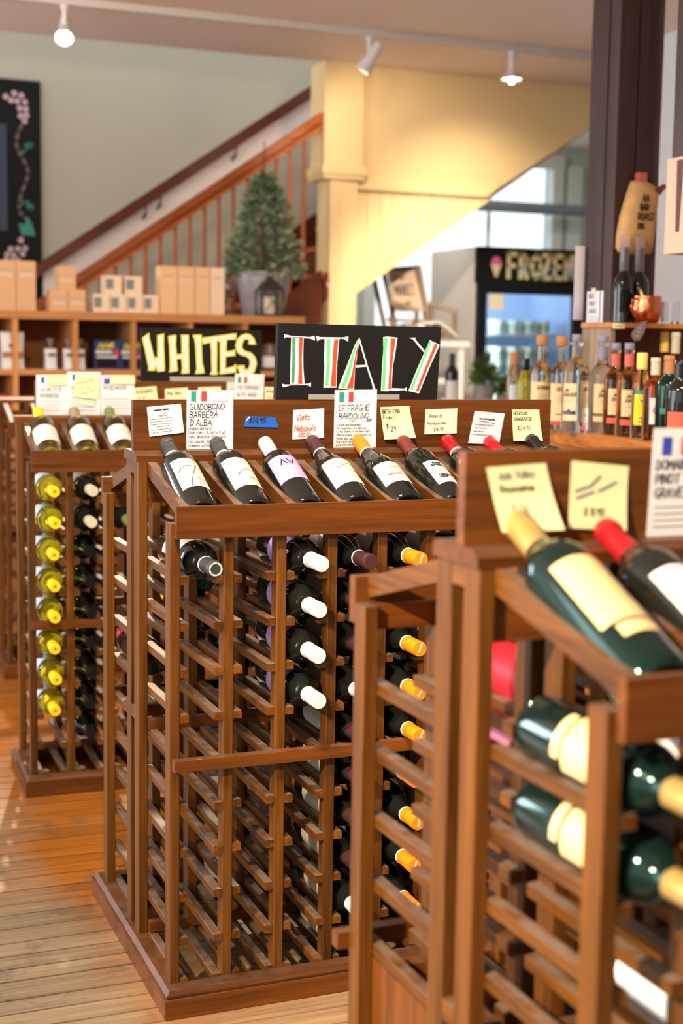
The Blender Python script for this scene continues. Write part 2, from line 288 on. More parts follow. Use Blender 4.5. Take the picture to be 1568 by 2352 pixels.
# ------------------------------------------------------------------ the room
CZ = 2.985
def build_floor():
    m, N, L, p = M_('worn_floor_wood')
    t = N.new('ShaderNodeTexCoord'); oi = N.new('ShaderNodeObjectInfo'); g = N.new('ShaderNodeNewGeometry')
    mp = N.new('ShaderNodeMapping'); mp.inputs['Scale'].default_value = (3, 70, 70)
    add = N.new('ShaderNodeVectorMath'); add.operation = 'ADD'; mul = N.new('ShaderNodeMath'); mul.operation = 'MULTIPLY'; mul.inputs[1].default_value = 50
    L.new(oi.outputs['Random'], mul.inputs[0]); L.new(g.outputs['Position'], mp.inputs['Vector']); L.new(mp.outputs[0], add.inputs[0]); L.new(mul.outputs[0], add.inputs[1])
    n = N.new('ShaderNodeTexNoise'); n.inputs['Scale'].default_value = 1; n.inputs['Detail'].default_value = 9; n.inputs['Roughness'].default_value = 0.7; L.new(add.outputs[0], n.inputs['Vector'])
    r = N.new('ShaderNodeValToRGB'); r.color_ramp.elements[0].position = 0.35; r.color_ramp.elements[1].position = 0.65
    r.color_ramp.elements[0].color = srgb(134, 74, 20); r.color_ramp.elements[1].color = srgb(176, 108, 36); L.new(n.outputs['Fac'], r.inputs[0])
    r2 = N.new('ShaderNodeValToRGB'); r2.color_ramp.elements[0].position = 0.34; r2.color_ramp.elements[1].position = 0.62
    r2.color_ramp.elements[0].color = srgb(128, 110, 86); r2.color_ramp.elements[1].color = srgb(168, 142, 108); L.new(n.outputs['Fac'], r2.inputs[0])
    # varnish worn away where people walk: the aisle in front of the middle rack
    big = N.new('ShaderNodeTexNoise'); big.inputs['Scale'].default_value = 2.3; big.inputs['Detail'].default_value = 5; L.new(g.outputs['Position'], big.inputs['Vector'])
    sx = N.new('ShaderNodeSeparateXYZ'); L.new(g.outputs['Position'], sx.inputs[0])
    wy = N.new('ShaderNodeMapRange'); wy.inputs['From Min'].default_value = 3.6; wy.inputs['From Max'].default_value = 2.95; wy.inputs['To Min'].default_value = -0.1; wy.inputs['To Max'].default_value = 0.75; L.new(sx.outputs['Y'], wy.inputs['Value'])
    wx = N.new('ShaderNodeMapRange'); wx.inputs['From Min'].default_value = 0.66; wx.inputs['From Max'].default_value = 0.54; wx.inputs['To Min'].default_value = 0; wx.inputs['To Max'].default_value = 0.62; L.new(sx.outputs['X'], wx.inputs['Value'])
    a1 = N.new('ShaderNodeMath'); a1.operation = 'ADD'; L.new(wy.outputs[0], a1.inputs[0]); L.new(wx.outputs[0], a1.inputs[1])
    bb = N.new('ShaderNodeMapRange'); bb.inputs['From Min'].default_value = 0.3; bb.inputs['From Max'].default_value = 0.7; bb.inputs['To Min'].default_value = -0.35; bb.inputs['To Max'].default_value = 0.35; L.new(big.outputs['Fac'], bb.inputs['Value'])
    a2 = N.new('ShaderNodeMath'); a2.operation = 'ADD'; a2.use_clamp = True; L.new(a1.outputs[0], a2.inputs[0]); L.new(bb.outputs[0], a2.inputs[1])
    mx = N.new('ShaderNodeMix'); mx.data_type = 'RGBA'; L.new(a2.outputs[0], mx.inputs['Factor']); L.new(r.outputs[0], mx.inputs['A']); L.new(r2.outputs[0], mx.inputs['B'])
    # dark scuffs
    sc = N.new('ShaderNodeTexNoise'); sc.inputs['Scale'].default_value = 7; sc.inputs['Detail'].default_value = 10; sc.inputs['Roughness'].default_value = 0.75; L.new(g.outputs['Position'], sc.inputs['Vector'])
    sr = N.new('ShaderNodeMapRange'); sr.inputs['From Min'].default_value = 0.53; sr.inputs['From Max'].default_value = 0.68; sr.inputs['To Max'].default_value = 0.7; L.new(sc.outputs['Fac'], sr.inputs['Value'])
    mx2 = N.new('ShaderNodeMix'); mx2.data_type = 'RGBA'; mx2.inputs['B'].default_value = srgb(84, 76, 66); L.new(sr.outputs[0], mx2.inputs['Factor']); L.new(mx.outputs['Result'], mx2.inputs['A'])
    hs = N.new('ShaderNodeHueSaturation'); vr = N.new('ShaderNodeMapRange'); vr.inputs['To Min'].default_value = 0.86; vr.inputs['To Max'].default_value = 1.12
    L.new(oi.outputs['Random'], vr.inputs['Value']); L.new(vr.outputs[0], hs.inputs['Value']); L.new(mx2.outputs['Result'], hs.inputs['Color']); L.new(hs.outputs[0], p.inputs['Base Color'])
    rr = N.new('ShaderNodeMapRange'); rr.inputs['To Min'].default_value = 0.3; rr.inputs['To Max'].default_value = 0.5; L.new(a2.outputs[0], rr.inputs['Value']); L.new(rr.outputs[0], p.inputs['Roughness'])
    b = N.new('ShaderNodeBump'); b.inputs['Strength'].default_value = 0.2; b.inputs['Distance'].default_value = 0.002; L.new(n.outputs['Fac'], b.inputs['Height']); L.new(b.outputs[0], p.inputs['Normal'])
    f = struct(MB().box((-3.2, -4, -0.06), (6.8, 10.6, -0.022)).obj('floor', mat('subfloor', srgb(40, 30, 22), 0.9)))
    y = -3.9; i = 0
    cache = {}
    while y < 10.5:
        wd = R_.choice((0.06, 0.064, 0.068, 0.078, 0.086))
        x0, x1 = -3.15, 6.75
        if wd not in cache:
            q = MB(); e = 0.0016
            q.box((x0, 0, -0.022), (x1, wd-0.003, -0.0012)); q.v[4:8] = [(x0, e, 0), (x1, e, 0), (x1, wd-0.003-e, 0), (x0, wd-0.003-e, 0)]
            cache[wd] = q.mesh('floor_plank', [m])
        link('floor_plank', cache[wd], f, (0, y, R_.uniform(-0.0006, 0)))
        y += wd
build_floor()
YEL = mat('yellow_wall_paint', srgb(232, 203, 150), 0.5)
GRN = mat('sage_green_paint', srgb(172, 166, 146), 0.55)
BLUW = mat('pale_blue_paint', srgb(196, 206, 200), 0.55)
CEIL = mat('ceiling_paint', srgb(238, 220, 206), 0.7)
def room():
    struct(MB().box((-3.2, -4, CZ), (6.8, 8.0, CZ+0.16)).obj('ceiling', CEIL))
    struct(MB().box((3.6, 9.12, CZ), (6.8, 10.7, CZ+0.16)).obj('ceiling.001', CEIL))
    struct(MB().box((-3.2, 8.0, 4.6), (4.9, 9.1, 4.7)).obj('ceiling.002', CEIL))
    # far wall of the stairwell, with the window hole at its left end
    wb = MB(); wb.box((1.335, 9.0, 0), (3.52, 9.12, 4.6)); wb.box((-3.2, 9.0, 0), (0.62, 9.12, 4.6)); wb.box((0.62, 9.0, 0), (1.335, 9.12, 2.0)); wb.box((0.62, 9.0, 2.62), (1.335, 9.12, 4.6)); wb.box((3.52, 9.0, CZ), (6.8, 9.12, 4.6))
    struct(wb.obj('wall_back', GRN))
    struct(MB().box((3.45, 9.12, 0), (3.6, 10.6, CZ)).obj('wall_alcove', BLUW))
    struct(MB().box((4.4, -4, 0), (4.55, 6.75, CZ)).obj('wall_right', mat('right_wall_paint', srgb(214, 216, 218), 0.6)))
    struct(MB().box((6.7, 6.6, 0), (6.85, 10.7, CZ)).obj('wall_far_right', BLUW))
    struct(MB().box((4.4, 6.6, 0), (6.8, 6.75, CZ)).obj('wall_return', BLUW))
    struct(MB().box((-3.2, -4.12, 0), (4.55, -4, CZ)).obj('wall_front_blocker', mat('front_blocker_paint', srgb(206, 196, 180), 0.6)))  # unseen wall added to block world light from behind the camera
    struct(MB().box((-3.6, 7.2, 0), (-3.5, 9.1, 4.6)).obj('wall_left', GRN))
    # window wall beyond the stairs
    y0, y1 = 10.5, 10.62
    wb = MB(); wb.box((3.6, y0, 0), (4.42, y1, CZ)); wb.box((4.42, y0, 0), (6.03, y1, 1.45)); wb.box((4.42, y0, 2.83), (6.03, y1, CZ)); wb.box((6.03, y0, 0), (6.8, y1, CZ))
    struct(wb.obj('wall_window', BLUW))
    trimm = mat('window_trim_paint', srgb(226, 230, 222), 0.5)
    f = MB()
    for a, b in (((4.34, 10.46, 1.38), (4.44, 10.5, 2.9)), ((6.02, 10.46, 1.38), (6.12, 10.5, 2.9)), ((4.335, 10.455, 2.81), (6.125, 10.5, 2.92)), ((4.335, 10.42, 1.385), (6.12, 10.5, 1.45))): f.box(a, b)
    win = struct(f.obj('window_1', trimm))
    for x in (5.44,): MB().box((x, 10.5, 1.45), (x+0.03, 10.53, 2.83)).obj('mullion', trimm, win)
    for x0, x1 in ((4.44, 5.44), (5.49, 6.02)): MB().box((x0, 10.545, 1.46), (x1, 10.549, 2.82)).obj('pane', PANE, win)
    f2 = MB().box((6.17, 10.46, 1.6), (6.3, 10.495, 2.85)); struct(f2.obj('trim_3', trimm))
    bl = MB().tube([(4.5, 10.25, 2.46), (6.2, 10.25, 2.46)], 0.045, 12).obj('roller_blind', mat('blind_grey_blue', srgb(130, 138, 152), 0.6), smooth=True)
    tag(bl, 'grey blue rolled up blind hanging across the bright window beyond the stairs', 'blind')
    q = MB()
    for x in (4.6, 6.1): q.box((x, 10.24, 2.46), (x+0.02, 10.5, 2.48))
    q.obj('bracket', trimm, bl)
    # chalk painted black panel around the small window at the left end of the stairwell
    cb = MB(); cb.box((1.255, 8.965, 1.55), (1.553, 8.998, 2.91)); cb.box((0.2, 8.965, 2.62), (1.255, 8.998, 2.91)); cb.box((0.2, 8.965, 1.55), (1.255, 8.998, 2.0))
    cb = cb.obj('stair_chalkboard', BLACKB)
    tag(cb, 'tall black chalk panel with drawn grapevine around a small window on the stair wall', 'chalkboard')
    wf = mat('window_frame_dark', srgb(40, 48, 70), 0.5)
    f = MB()
    for a, b in (((1.295, 8.96, 2.0), (1.345, 9.0, 2.64)), ((0.62, 8.97, 2.0), (0.66, 9.0, 2.62)), ((0.62, 8.97, 2.58), (1.3, 9.0, 2.63)), ((0.62, 8.97, 1.99), (1.3, 9.0, 2.04))): f.box(a, b)
    w2 = struct(f.obj('window_2', wf)); MB().box((0.63, 9.05, 2.0), (1.33, 9.055, 2.62)).obj('pane', PANE, w2)
    Sx = lambda u, v: (u, 8.962, v)
    g = MB()
    def px(x, y): return (1.316+(x/4.9)*0.00263, 2.909-((y/4.9)-22)*0.00263)
    for x, y in ((50,305),(145,262),(225,280),(110,342),(178,345),(265,350),(205,422),(275,428),(215,505),(280,495),(258,562),(203,1900),(85,2005),(168,1998),(250,1990),(45,2070),(120,2075),(222,2055),(30,2135),(100,2140),(165,2130)):
        cx, cy = px(x, y); r = 0.0175
        MB().add([Sx(cx+r*math.cos(a*math.pi/6), cy+r*math.sin(a*math.pi/6)) for a in range(12)], [tuple(range(12))]).obj('chalk_grape', CHPK, cb)
    g = MB()
    vine = [(235,590),(190,680),(160,790),(175,880),(225,970),(280,1060),(295,1150),(265,1250),(215,1360),(190,1480),(185,1560),(230,1630),(260,1650)]
    ribbon(g, [px(*p) for p in vine], 0.018, Sx); g.obj('chalk_vine', CHBR, cb)
    g = MB()
    for pl in (((235,910),(255,850),(300,800),(350,830),(300,850),(245,880)), ((200,1490),(250,1465),(310,1480),(345,1540),(300,1550),(285,1510))): ribbon(g, [px(*p) for p in pl], 0.017, Sx)
    g.add([Sx(*px(*p)) for p in ((280,1625),(335,1720),(370,1850),(300,1840),(210,1850),(180,1705),(250,1720))], [tuple(range(7))])
    g.obj('chalk_leaves', CHTL, cb)
room()

# ------------------------------------------------------------------ staircase, yellow enclosure
def stairs():
    Y = 8.0; sl = 0.686
    zr = lambda x: 1.692+(x-1.563)*sl               # top of the balustrade rail
    st = empty('staircase', (2.3, 8.4, 0))
    def P(mb, name, m, par=st): 
        o = mb.obj(name, m, par); o.location = (-2.3, -8.4, 0) if par is st else (0, 0, 0); return o
    rp = lambda x0, x1, a, b: [(x0, zr(x0)-a), (x1, zr(x1)-a), (x1, zr(x1)-b), (x0, zr(x0)-b)]
    P(MB().prism(rp(0.7, 3.02, 0.0, 0.055), Y-0.035, Y+0.035), 'balustrade_rail', STW[0])
    P(MB().prism(rp(0.7, 3.02, 0.055, 0.072), Y-0.022, Y+0.022), 'rail_fillet', STD)
    P(MB().prism(rp(0.7, 3.02, 0.07, 0.098), Y-0.03, Y+0.03), 'rail_moulding', STW[0])
    q = MB(); h = 0.016
    q.lathe([(0.011, 0), (0.013, 0.03), (0.017, 0.1), (0.015, 0.25), (0.012, 0.5), (0.0105, 0.86)], 10)
    bm = q.mesh('baluster', [STW[2]], True)
    x = 1.02
    while x < 3.0:
        o = link('baluster', bm, st, (x-2.3, Y-8.4, zr(x)-0.94)); x += 0.0865 if True else 0
    # stringer, treads and risers, wall skirt
    P(MB().prism(rp(0.7, 3.04, 0.93, 1.24), Y-0.02, Y+0.03), 'stringer', STD)
    run, rise = 0.262, 0.18
    for i in range(12):
        x0 = 0.75+i*run; z = zr(x0+run)-1.0
        P(MB().box((x0-0.02, Y+0.03, z-0.03), (x0+run, 8.93, z)), 'tread', STW[0])
        P(MB().box((x0, Y+0.03, z-0.03-rise+0.03), (x0+0.02, 8.93, z-0.03)), 'riser', STD)
    P(MB().prism(rp(0.7, 4.2, 0.72, 1.2), 8.93, 8.96), 'wall_skirt', STD)
    tag(st, 'wooden staircase with turned balusters and orange brown rail rising to the right behind the shelf', 'staircase')
    # handrail on the far wall
    zh = lambda x: 1.81+(x-1.52)*0.679
    hp = lambda x0, x1, a, b: [(x0, zh(x0)-a), (x1, zh(x1)-a), (x1, zh(x1)-b), (x0, zh(x0)-b)]
    hr = MB().prism(hp(1.5, 3.4, 0.0, 0.082), 8.86, 8.91).obj('handrail', STD)
    tag(hr, 'dark brown wall handrail on black brackets along the green stair wall', 'handrail')
    for x in (2.19, 2.285, 2.78): MB().tube([(x, 8.885, zh(x)-0.08), (x, 8.885, zh(x)-0.13), (x, 8.96, zh(x)-0.15)], 0.01, 8).obj('bracket', BLACKP, hr)
    struct(MB().prism(hp(1.56, 3.44, 0.03, 0.24), 8.97, 8.999).obj('trim_1', mat('stair_trim_white', srgb(226, 212, 206), 0.5)))
    # yellow enclosure: column, upper wall with slanted underside, rail, beaded lower boards
    zs = lambda x: 1.629+(x-3.248)*0.6726
    struct(MB().prism([(3.262, zs(3.262)), (6.6, zs(6.6)), (6.6, CZ+1.6), (3.262, CZ+1.6)] if False else [(3.262, 2.29), (4.16, 2.29), (5.19, zs(5.19)), (5.19, CZ), (3.262, CZ)], Y, Y+0.05).obj('wall_stair', YEL))
    lw = struct(MB().prism([(3.24, zs(3.24)), (4.165, 2.29), (3.24, 2.29)], Y+0.022, Y+0.05).obj('wall_stair_lower', YEL))
    x = 3.25
    while x < 4.12:
        x1 = min(x+0.085, 4.16); MB().prism([(x+0.002, zs(x+0.002)), (x1-0.002, zs(x1-0.002)), (x1-0.002, 2.285), (x+0.002, 2.285)], Y+0.01, Y+0.024).obj('panel_board', YEL, lw); x += 0.085
    struct(MB().prism([(3.24, 2.262), (4.13, 2.262), (4.165, 2.29), (4.2, 2.318), (3.24, 2.318)], Y-0.022, Y+0.02).obj('trim_2', YEL))
    struct(MB().prism([(3.2, zs(3.2)), (5.2, zs(5.2)), (5.2, zs(5.2)+0.02), (3.2, zs(3.2)+0.02)], Y+0.05, 8.96).obj('ceiling.003', YEL))
    c = MB(); c.box((3.03, Y-0.06, 2.36), (3.275, Y+0.18, CZ)); 
    col = struct(c.obj('column', YEL))
    c = MB(); c.box((3.012, Y-0.085, 2.335), (3.29, Y+0.2, 2.385)); c.box((3.022, Y-0.072, 2.31), (3.282, Y+0.19, 2.335)); c.obj('column_cap', YEL, col)
    c = MB(); c.box((3.075, Y-0.045, 0), (3.25, Y+0.17, 2.31)); c.obj('column_shaft', YEL, col)
    for x in (3.075, 3.103, 3.131): MB().box((x+0.002, Y-0.052, 0), (x+0.026, Y-0.045, 2.31)).obj('panel_board', YEL, col)
    hk = MB().box((3.04, Y-0.075, 1.62), (3.06, Y-0.05, 1.76)).obj('wall_hook', CMR); MB().tube([(3.05, Y-0.08, 1.7), (3.05, Y-0.1, 1.68), (3.05, Y-0.1, 1.71)], 0.008, 6).obj('hook', METAL, hk)
    tag(hk, 'small dark red hook board low on the yellow column', 'hook')
stairs()

# ------------------------------------------------------------------ wine racks
A0, PW, PITCH = 0.0205, 0.0202, 0.109
ZB = 0.0531
ROWZ = [0.058]+[0.053+0.0911*k for k in range(1, 10)]
def rack_matrix(x, y, th): return Matrix.Translation((x, y, 0)) @ Matrix.Rotation(th, 4, 'Z')
def bevbox(a, b, e=0.0012):
    """box with softened long vertical edges"""
    q = MB(); x0, y0, z0 = a; x1, y1, z1 = b
    q.prism([(x0+e, y0), (x1-e, y0), (x1, y0+e), (x1, y1-e), (x1-e, y1), (x0+e, y1), (x0, y1-e), (x0, y0+e)], z0, z1, None, 2); return q
def bevslat(w_, l, h, e=0.001):
    q = MB(); q.prism([(e, -h), (w_-e, -h), (w_, -h+e), (w_, -e), (w_-e, 0), (e, 0), (0, -e), (0, -h+e)], 0, l); return q
PM = {'A': bevbox((0, 0, ZB), (PW, 0.0344, 0.978)).mesh('post', [RW[2]]), 'B': bevbox((0, 0, ZB), (PW, 0.0377, 1.0766)).mesh('post', [RW[2]])}
PY = {'A': 0.0449, 'B': 0.3042, 'C': 0.373, 'D': 0.6187}
SLF = bevslat(0.0185, 0.288, 0.016).mesh('slat', [RW[1]]); SLB = bevslat(0.0185, 0.276, 0.016).mesh('slat', [RW[1]])
ARF = MB().prism([(0.3042, 1.0766), (0.3042, 1.048), (0.0455, 0.984), (0.0455, 1.0125)], 0, 0.0185, None, 0).mesh('display_arm', [RW[1]])
ARB = MB().prism([(0.4107, 1.0766), (0.4107, 1.048), (0.6555, 0.984), (0.6555, 1.0125)], 0, 0.0185, None, 0).mesh('display_arm', [RW[1]])
def rack(label, x, y, th, cols, pf, pb, hx0=0.0205, bin_=False, header=True, half=False, group=None):
    r = empty('wine_rack', (x, y, 0), th); tag(r, label, 'wine rack', group)
    W = 2*A0+PW+PITCH*cols; D = 0.37 if half else 0.7012
    X = [A0+PITCH*i for i in range(cols+1)]
    def ring(mb, i, o0, z0, z1, c=0.0):
        # four mitred boards round the edge: outset i, width o0
        a, b, e, f = i, i, W-i, D-i
        P = lambda q: [(a+q, b+q), (e-q, b+q), (e-q, f-q), (a+q, f-q)]
        o, n, t = P(0), P(o0), P(c)
        vs = [(*p, z0) for p in o]+[(*p, z1-c) for p in o]+[(*p, z1) for p in t]+[(*p, z1) for p in n]+[(*p, z0) for p in n]
        fs = []
        for k in range(4):
            j = (k+1) % 4
            for l in range(4): fs.append((l*4+k, l*4+j, l*4+4+j, l*4+4+k))
            fs.append((16+k, 16+j, j, k))
        mb.add(vs, fs); return mb
    ring(MB(), 0.0, 0.02, 0.0, 0.0395).obj('plinth', RB[0], r)
    ring(MB(), 0.004, 0.042, 0.0405, ZB, 0.008).obj('plinth_moulding', RB[0], r)
    for k in ('AB' if half else 'ABCD'):
        for xx in X: link('post', PM['A' if k in 'AD' else 'B'], r, (xx, PY[k]+R_.uniform(-0.001, 0.001), 0))
    stuff = MB()
    for hf, sm, y0, n in (('f', SLF, 0.047, pf), ('b', SLB, 0.3755, pb))[:1 if half else 2]:
        ln = 0.288 if hf == 'f' else 0.276
        for k, z in enumerate(ROWZ):
            if bin_ and hf == 'b' and k < 5: continue
            for i in range(cols+1):
                for sd in (1, -1):
                    if (sd == 1 and i == cols) or (sd == -1 and i == 0): continue
                    c_ = i if sd == 1 else i-1
                    xx = X[i]+PW if sd == 1 else X[i]-0.0185
                    if c_ < n: link('slat', sm, r, (xx, y0+R_.uniform(-0.003, 0.003), z+R_.uniform(-0.0012, 0.0012)))
                    else: stuff.box((xx, y0, z-0.016), (xx+0.0185, y0+ln, z))
    if stuff.v: stuff.obj('slats', RW[1], r)['kind'] = 'stuff'
    for am in (ARF, ARB)[:1 if half else 2]:
        for i, xx in enumerate(X): link('display_arm', am, r, (xx+PW if i < cols else xx-0.0185, 0, 0))
    x1 = X[-1]+PW
    bevbox((0, 0, 0), (1, 1, 1))
    MB().box((A0+0.008, 0.0262, 0.950), (x1-0.004, 0.0405, 1.013)).obj('display_lip', RB[0], r)
    if not half: MB().box((A0+0.002, 0.656, 0.950), (x1-0.004, 0.6745, 1.013)).obj('display_lip', RB[0], r)
    ly = 0.366 if half else 0.415
    lg = MB(); lg.prism([(0.303, 1.0768), (0.303, 1.089), (0.316, 1.0978), (ly-0.006, 1.0978), (ly, 1.0925), (ly, 1.0768)], A0-0.004, x1+0.004, None, 0); lg.obj('ledge', RB[0], r)
    if header: MB().box((hx0, 0.345, 1.0978), (x1, 0.3635, 1.205)).obj('header_board', RB[0], r)
    for a, b in (((A0+0.004, 0.0225, 0.491), (x1-0.004, 0.0449, 0.514)), ((A0+0.004, 0.6565, 0.491), (x1-0.004, 0.677, 0.514)), ((A0+PW, 0.284, 0.505), (x1-PW, 0.3042, 0.53)), ((A0+PW, 0.284, 0.0625), (x1-PW, 0.3042, 0.083)),
                 ((A0+PW, 0.411, 0.505), (x1-PW, 0.43, 0.53)), ((A0+PW, 0.411, 0.0625), (x1-PW, 0.43, 0.083)), ((A0+PW, 0.3125, 0.99), (x1-PW, 0.332, 1.045)), ((A0+PW, 0.63, 0.945), (x1-PW, 0.65, 0.978))):
        if half and a[1] > 0.35: continue
        if bin_ and a[1] > 0.6 and a[2] < 0.9: a = (a[0]-0.02, a[1], a[2])
        MB().box(a, b).obj('cross_rail', RB[0], r)
    for xx in (X[:1]+X[-1:] if not half else []):
        MB().box((xx+0.001, 0.342, 1.05), (xx+PW-0.001, 0.373, 1.0766)).obj('spacer_block', RW[1], r); MB().box((xx+0.001, 0.342, 0.52), (xx+PW-0.001, 0.373, 0.545)).obj('spacer_block', RW[1], r)
    if bin_:
        MB().box((A0+0.0205, 0.395, ZB), (A0+0.033, 0.655, 0.49)).obj('side_panel', RB[2], r); MB().box((A0+0.033, 0.64, ZB), (x1-0.03, 0.655, 0.46)).obj('back_panel', RB[2], r)
        MB().box((A0+0.033, 0.395, 0.43), (x1-0.03, 0.64, 0.445)).obj('bin_top', RB[0], r)
    return rack_matrix(x, y, th)
RI = rack('wooden wine rack under the ITALY sign, the sharp one in the middle', 0.6732, 2.5779, 0.0, 9, 9, 3)
RF = rack('blurred wooden wine rack nearest the camera at lower right, yellow notes on its header', 0.7076, 1.0841, 0.02, 4, 4, 4, bin_=True)
RWH = rack('wooden wine rack of white wines with yellow caps, under the WHITES sign', 0.6421, 4.0531, -0.0366, 9, 4, 2, hx0=0.082, half=True)
RX = rack('blurred wooden wine rack at the left edge, empty and farthest back, behind the whites rack', 0.80, 5.55, -0.03, 6, 2, 1, header=False)
COLX = lambda i: A0+PW/2+PITCH*(i+0.5)

# ------------------------------------------------------------------ bottles
PROF = {
 'bordeaux': ([(0, 0.004), (0.02, 0.003), (0.033, 0.0), (0.0368, 0.004), (0.0375, 0.012), (0.0375, 0.186), (0.0368, 0.196), (0.034, 0.206), (0.028, 0.2165), (0.0215, 0.2245), (0.0172, 0.232), (0.0153, 0.24), (0.0142, 0.26), (0.0138, 0.294)], 0.0375),
 'burgundy': ([(0, 0.004), (0.02, 0.003), (0.035, 0.0), (0.0398, 0.005), (0.0405, 0.014), (0.0405, 0.128), (0.0398, 0.144), (0.0372, 0.16), (0.0325, 0.178), (0.0268, 0.195), (0.0216, 0.21), (0.0178, 0.225), (0.0155, 0.242), (0.0142, 0.26), (0.0138, 0.294)], 0.0405),
 'spirit': ([(0, 0.006), (0.025, 0.004), (0.0335, 0.0), (0.0365, 0.005), (0.037, 0.012), (0.037, 0.17), (0.0362, 0.184), (0.032, 0.196), (0.0235, 0.206), (0.017, 0.214), (0.0145, 0.226), (0.0142, 0.27), (0.0165, 0.272), (0.0165, 0.28), (0.0135, 0.281)], 0.037),
 'dome': ([(0, 0.006), (0.03, 0.004), (0.038, 0.0), (0.0415, 0.006), (0.042, 0.014), (0.042, 0.168), (0.041, 0.184), (0.0375, 0.2), (0.031, 0.213), (0.0225, 0.222), (0.0175, 0.228), (0.0158, 0.236), (0.015, 0.268), (0.0205, 0.27), (0.0205, 0.278), (0.0135, 0.279)], 0.042),
 'slim': ([(0, 0.006), (0.02, 0.004), (0.026, 0.0), (0.0285, 0.004), (0.029, 0.01), (0.029, 0.135), (0.0275, 0.152), (0.022, 0.175), (0.0165, 0.196), (0.0145, 0.21), (0.0142, 0.225)], 0.029),
}
CAPS = {  # profile along the bottle, sits outside the glass
 'foil': [(0.0158, 0.238), (0.0158, 0.2385), (0.0154, 0.262), (0.0152, 0.284), (0.0166, 0.2855), (0.0167, 0.292), (0.0158, 0.2935), (0.0156, 0.299), (0.0145, 0.3005), (0.0, 0.3005)],
 'screw': [(0.0156, 0.238), (0.0156, 0.2385), (0.0156, 0.2665), (0.0149, 0.2672), (0.0149, 0.2688), (0.0158, 0.2695), (0.0158, 0.2975), (0.0148, 0.3), (0.0, 0.3003)],
 'cork': [(0.0135, 0.272), (0.0172, 0.2722), (0.0185, 0.275), (0.0182, 0.302), (0.016, 0.305), (0.0, 0.3055)],
 'stop': [(0.012, 0.279), (0.0155, 0.2795), (0.016, 0.282), (0.016, 0.3), (0.0145, 0.302), (0.0, 0.3022)],
 'slimcap': [(0.0146, 0.2), (0.0164, 0.2005), (0.0168, 0.203), (0.0168, 0.2445), (0.016, 0.247), (0.0, 0.2475)],
}
MC = {}
def cyl(rad): return lambda u, v, d=0.0: ((rad+d)*math.sin(u/rad), -(rad+d)*math.cos(u/rad), v)
def label_mesh(key, rad, v0, v1, ha, m, zig=0.0, outline=None):
    if key in MC: return MC[key]
    S = cyl(rad+0.0004); n = 24 if not zig else 72; mb = MB(); vs = []
    for i in range(n+1):
        a = -ha+2*ha*i/n; z = zig*(1 if i % 2 else -1)
        vs += [S(a*rad, v0+z), S(a*rad, v1+z)]
    mb.add(vs, [(2*i, 2*i+2, 2*i+3, 2*i+1) for i in range(n)])
    MC[key] = mb.mesh('label', [m], True); return MC[key]
def bottle(shape, glass, capstyle, capm, mw, label, cat='bottle', group=None, band=None, lab=None, art=None, name='wine_bottle', scale=1.0, capz=None, capmarks=None):
    """lab: list of (v0, v1, half_angle, material, zigzag); art: key, list of (material, pen width, polylines on the label)"""
    prof, rad = PROF[shape]
    k = ('g', shape, glass.name)
    if k not in MC: MC[k] = MB().lathe(prof, 32).mesh('glass_body', [glass], True)
    b = link(name, MC[k], mw=mw @ Matrix.Scale(scale, 4) if scale != 1 else mw); tag(b, label, cat, group)
    k = ('c', capstyle, capm.name)
    if k not in MC:
        q = MB().lathe(CAPS[capstyle], 28)
        MC[k] = q.mesh('capsule', [capm], True)
    link('capsule', MC[k], b)
    if band:
        k = ('b', band.name)
        if shape in ('spirit', 'dome') and k+('s',) not in MC: MC[k+('s',)] = MB().lathe([(0.0148, 0.226), (0.0156, 0.2265), (0.0156, 0.266), (0.0148, 0.2665)], 24).mesh('neck_sleeve', [band], True)
        if shape in ('spirit', 'dome'): k = k+('s',)
        if k not in MC: MC[k] = MB().lathe([(0.0154, 0.2285), (0.0163, 0.229), (0.0163, 0.2405), (0.0156, 0.241)], 24).mesh('neck_band', [band], True)
        link('neck_band', MC[k], b)
    for i, (v0, v1, ha, m, zig) in enumerate(lab or []):
        l = link('label', label_mesh(('l', shape, v0, v1, ha, m.name, zig), rad, v0, v1, ha, m, zig), b)
        if i == 0 and art:
            k = ('a', art[0])
            if k not in MC:
                S = cyl(rad+0.0009); mb = MB()
                for mm, wd, pls in art[1]:
                    for pl in pls: ribbon(mb, pl, wd, S, mm, 0.006)
                MC[k] = mb.mesh('label_print')
            link('label_print', MC[k], l)
    if capmarks:
        S = lambda u, v: (u, v, 0.3012); mb = MB()
        for wd, pls in capmarks[1]:
            for pl in pls: ribbon(mb, pl, wd, S)
        link('cap_mark', mb.mesh('cap_mark', [capmarks[0]]), b)
    return b
def orient(base, axis, up, roll=0.0):
    z = Vector(axis).normalized(); y = -(Vector(up)-z*Vector(up).dot(z)).normalized(); x = y.cross(z)
    m = Matrix((( x.x, y.x, z.x, base[0]), (x.y, y.y, z.y, base[1]), (x.z, y.z, z.z, base[2]), (0, 0, 0, 1)))
    return m @ Matrix.Rotation(roll, 4, 'Z')
def lying(R, col, row, roll=0.0, y=0.268, back=False, dx=0.0):
    z = ROWZ[row]+0.0262
    if back: return R @ orient((COLX(col)+dx, 0.702-y, z), (0, 1, 0), (0, 0, 1), roll)
    return R @ orient((COLX(col)+dx, y, z), (R_.uniform(-0.012, 0.012), -1, 0), (0, 0, 1), roll)
def shown(R, col, roll=0.0, back=False, dz=0.0, dx=0.0):
    if back: return R @ orient((COLX(col), 0.649, 0.989), (0, -0.91, 0.4147), (0, 0.4147, 0.91), roll)
    return R @ orient((COLX(col)+dx+0.002, 0.053, 0.989+dz), (0, 0.91, 0.4147), (0, -0.4147, 0.91), roll)
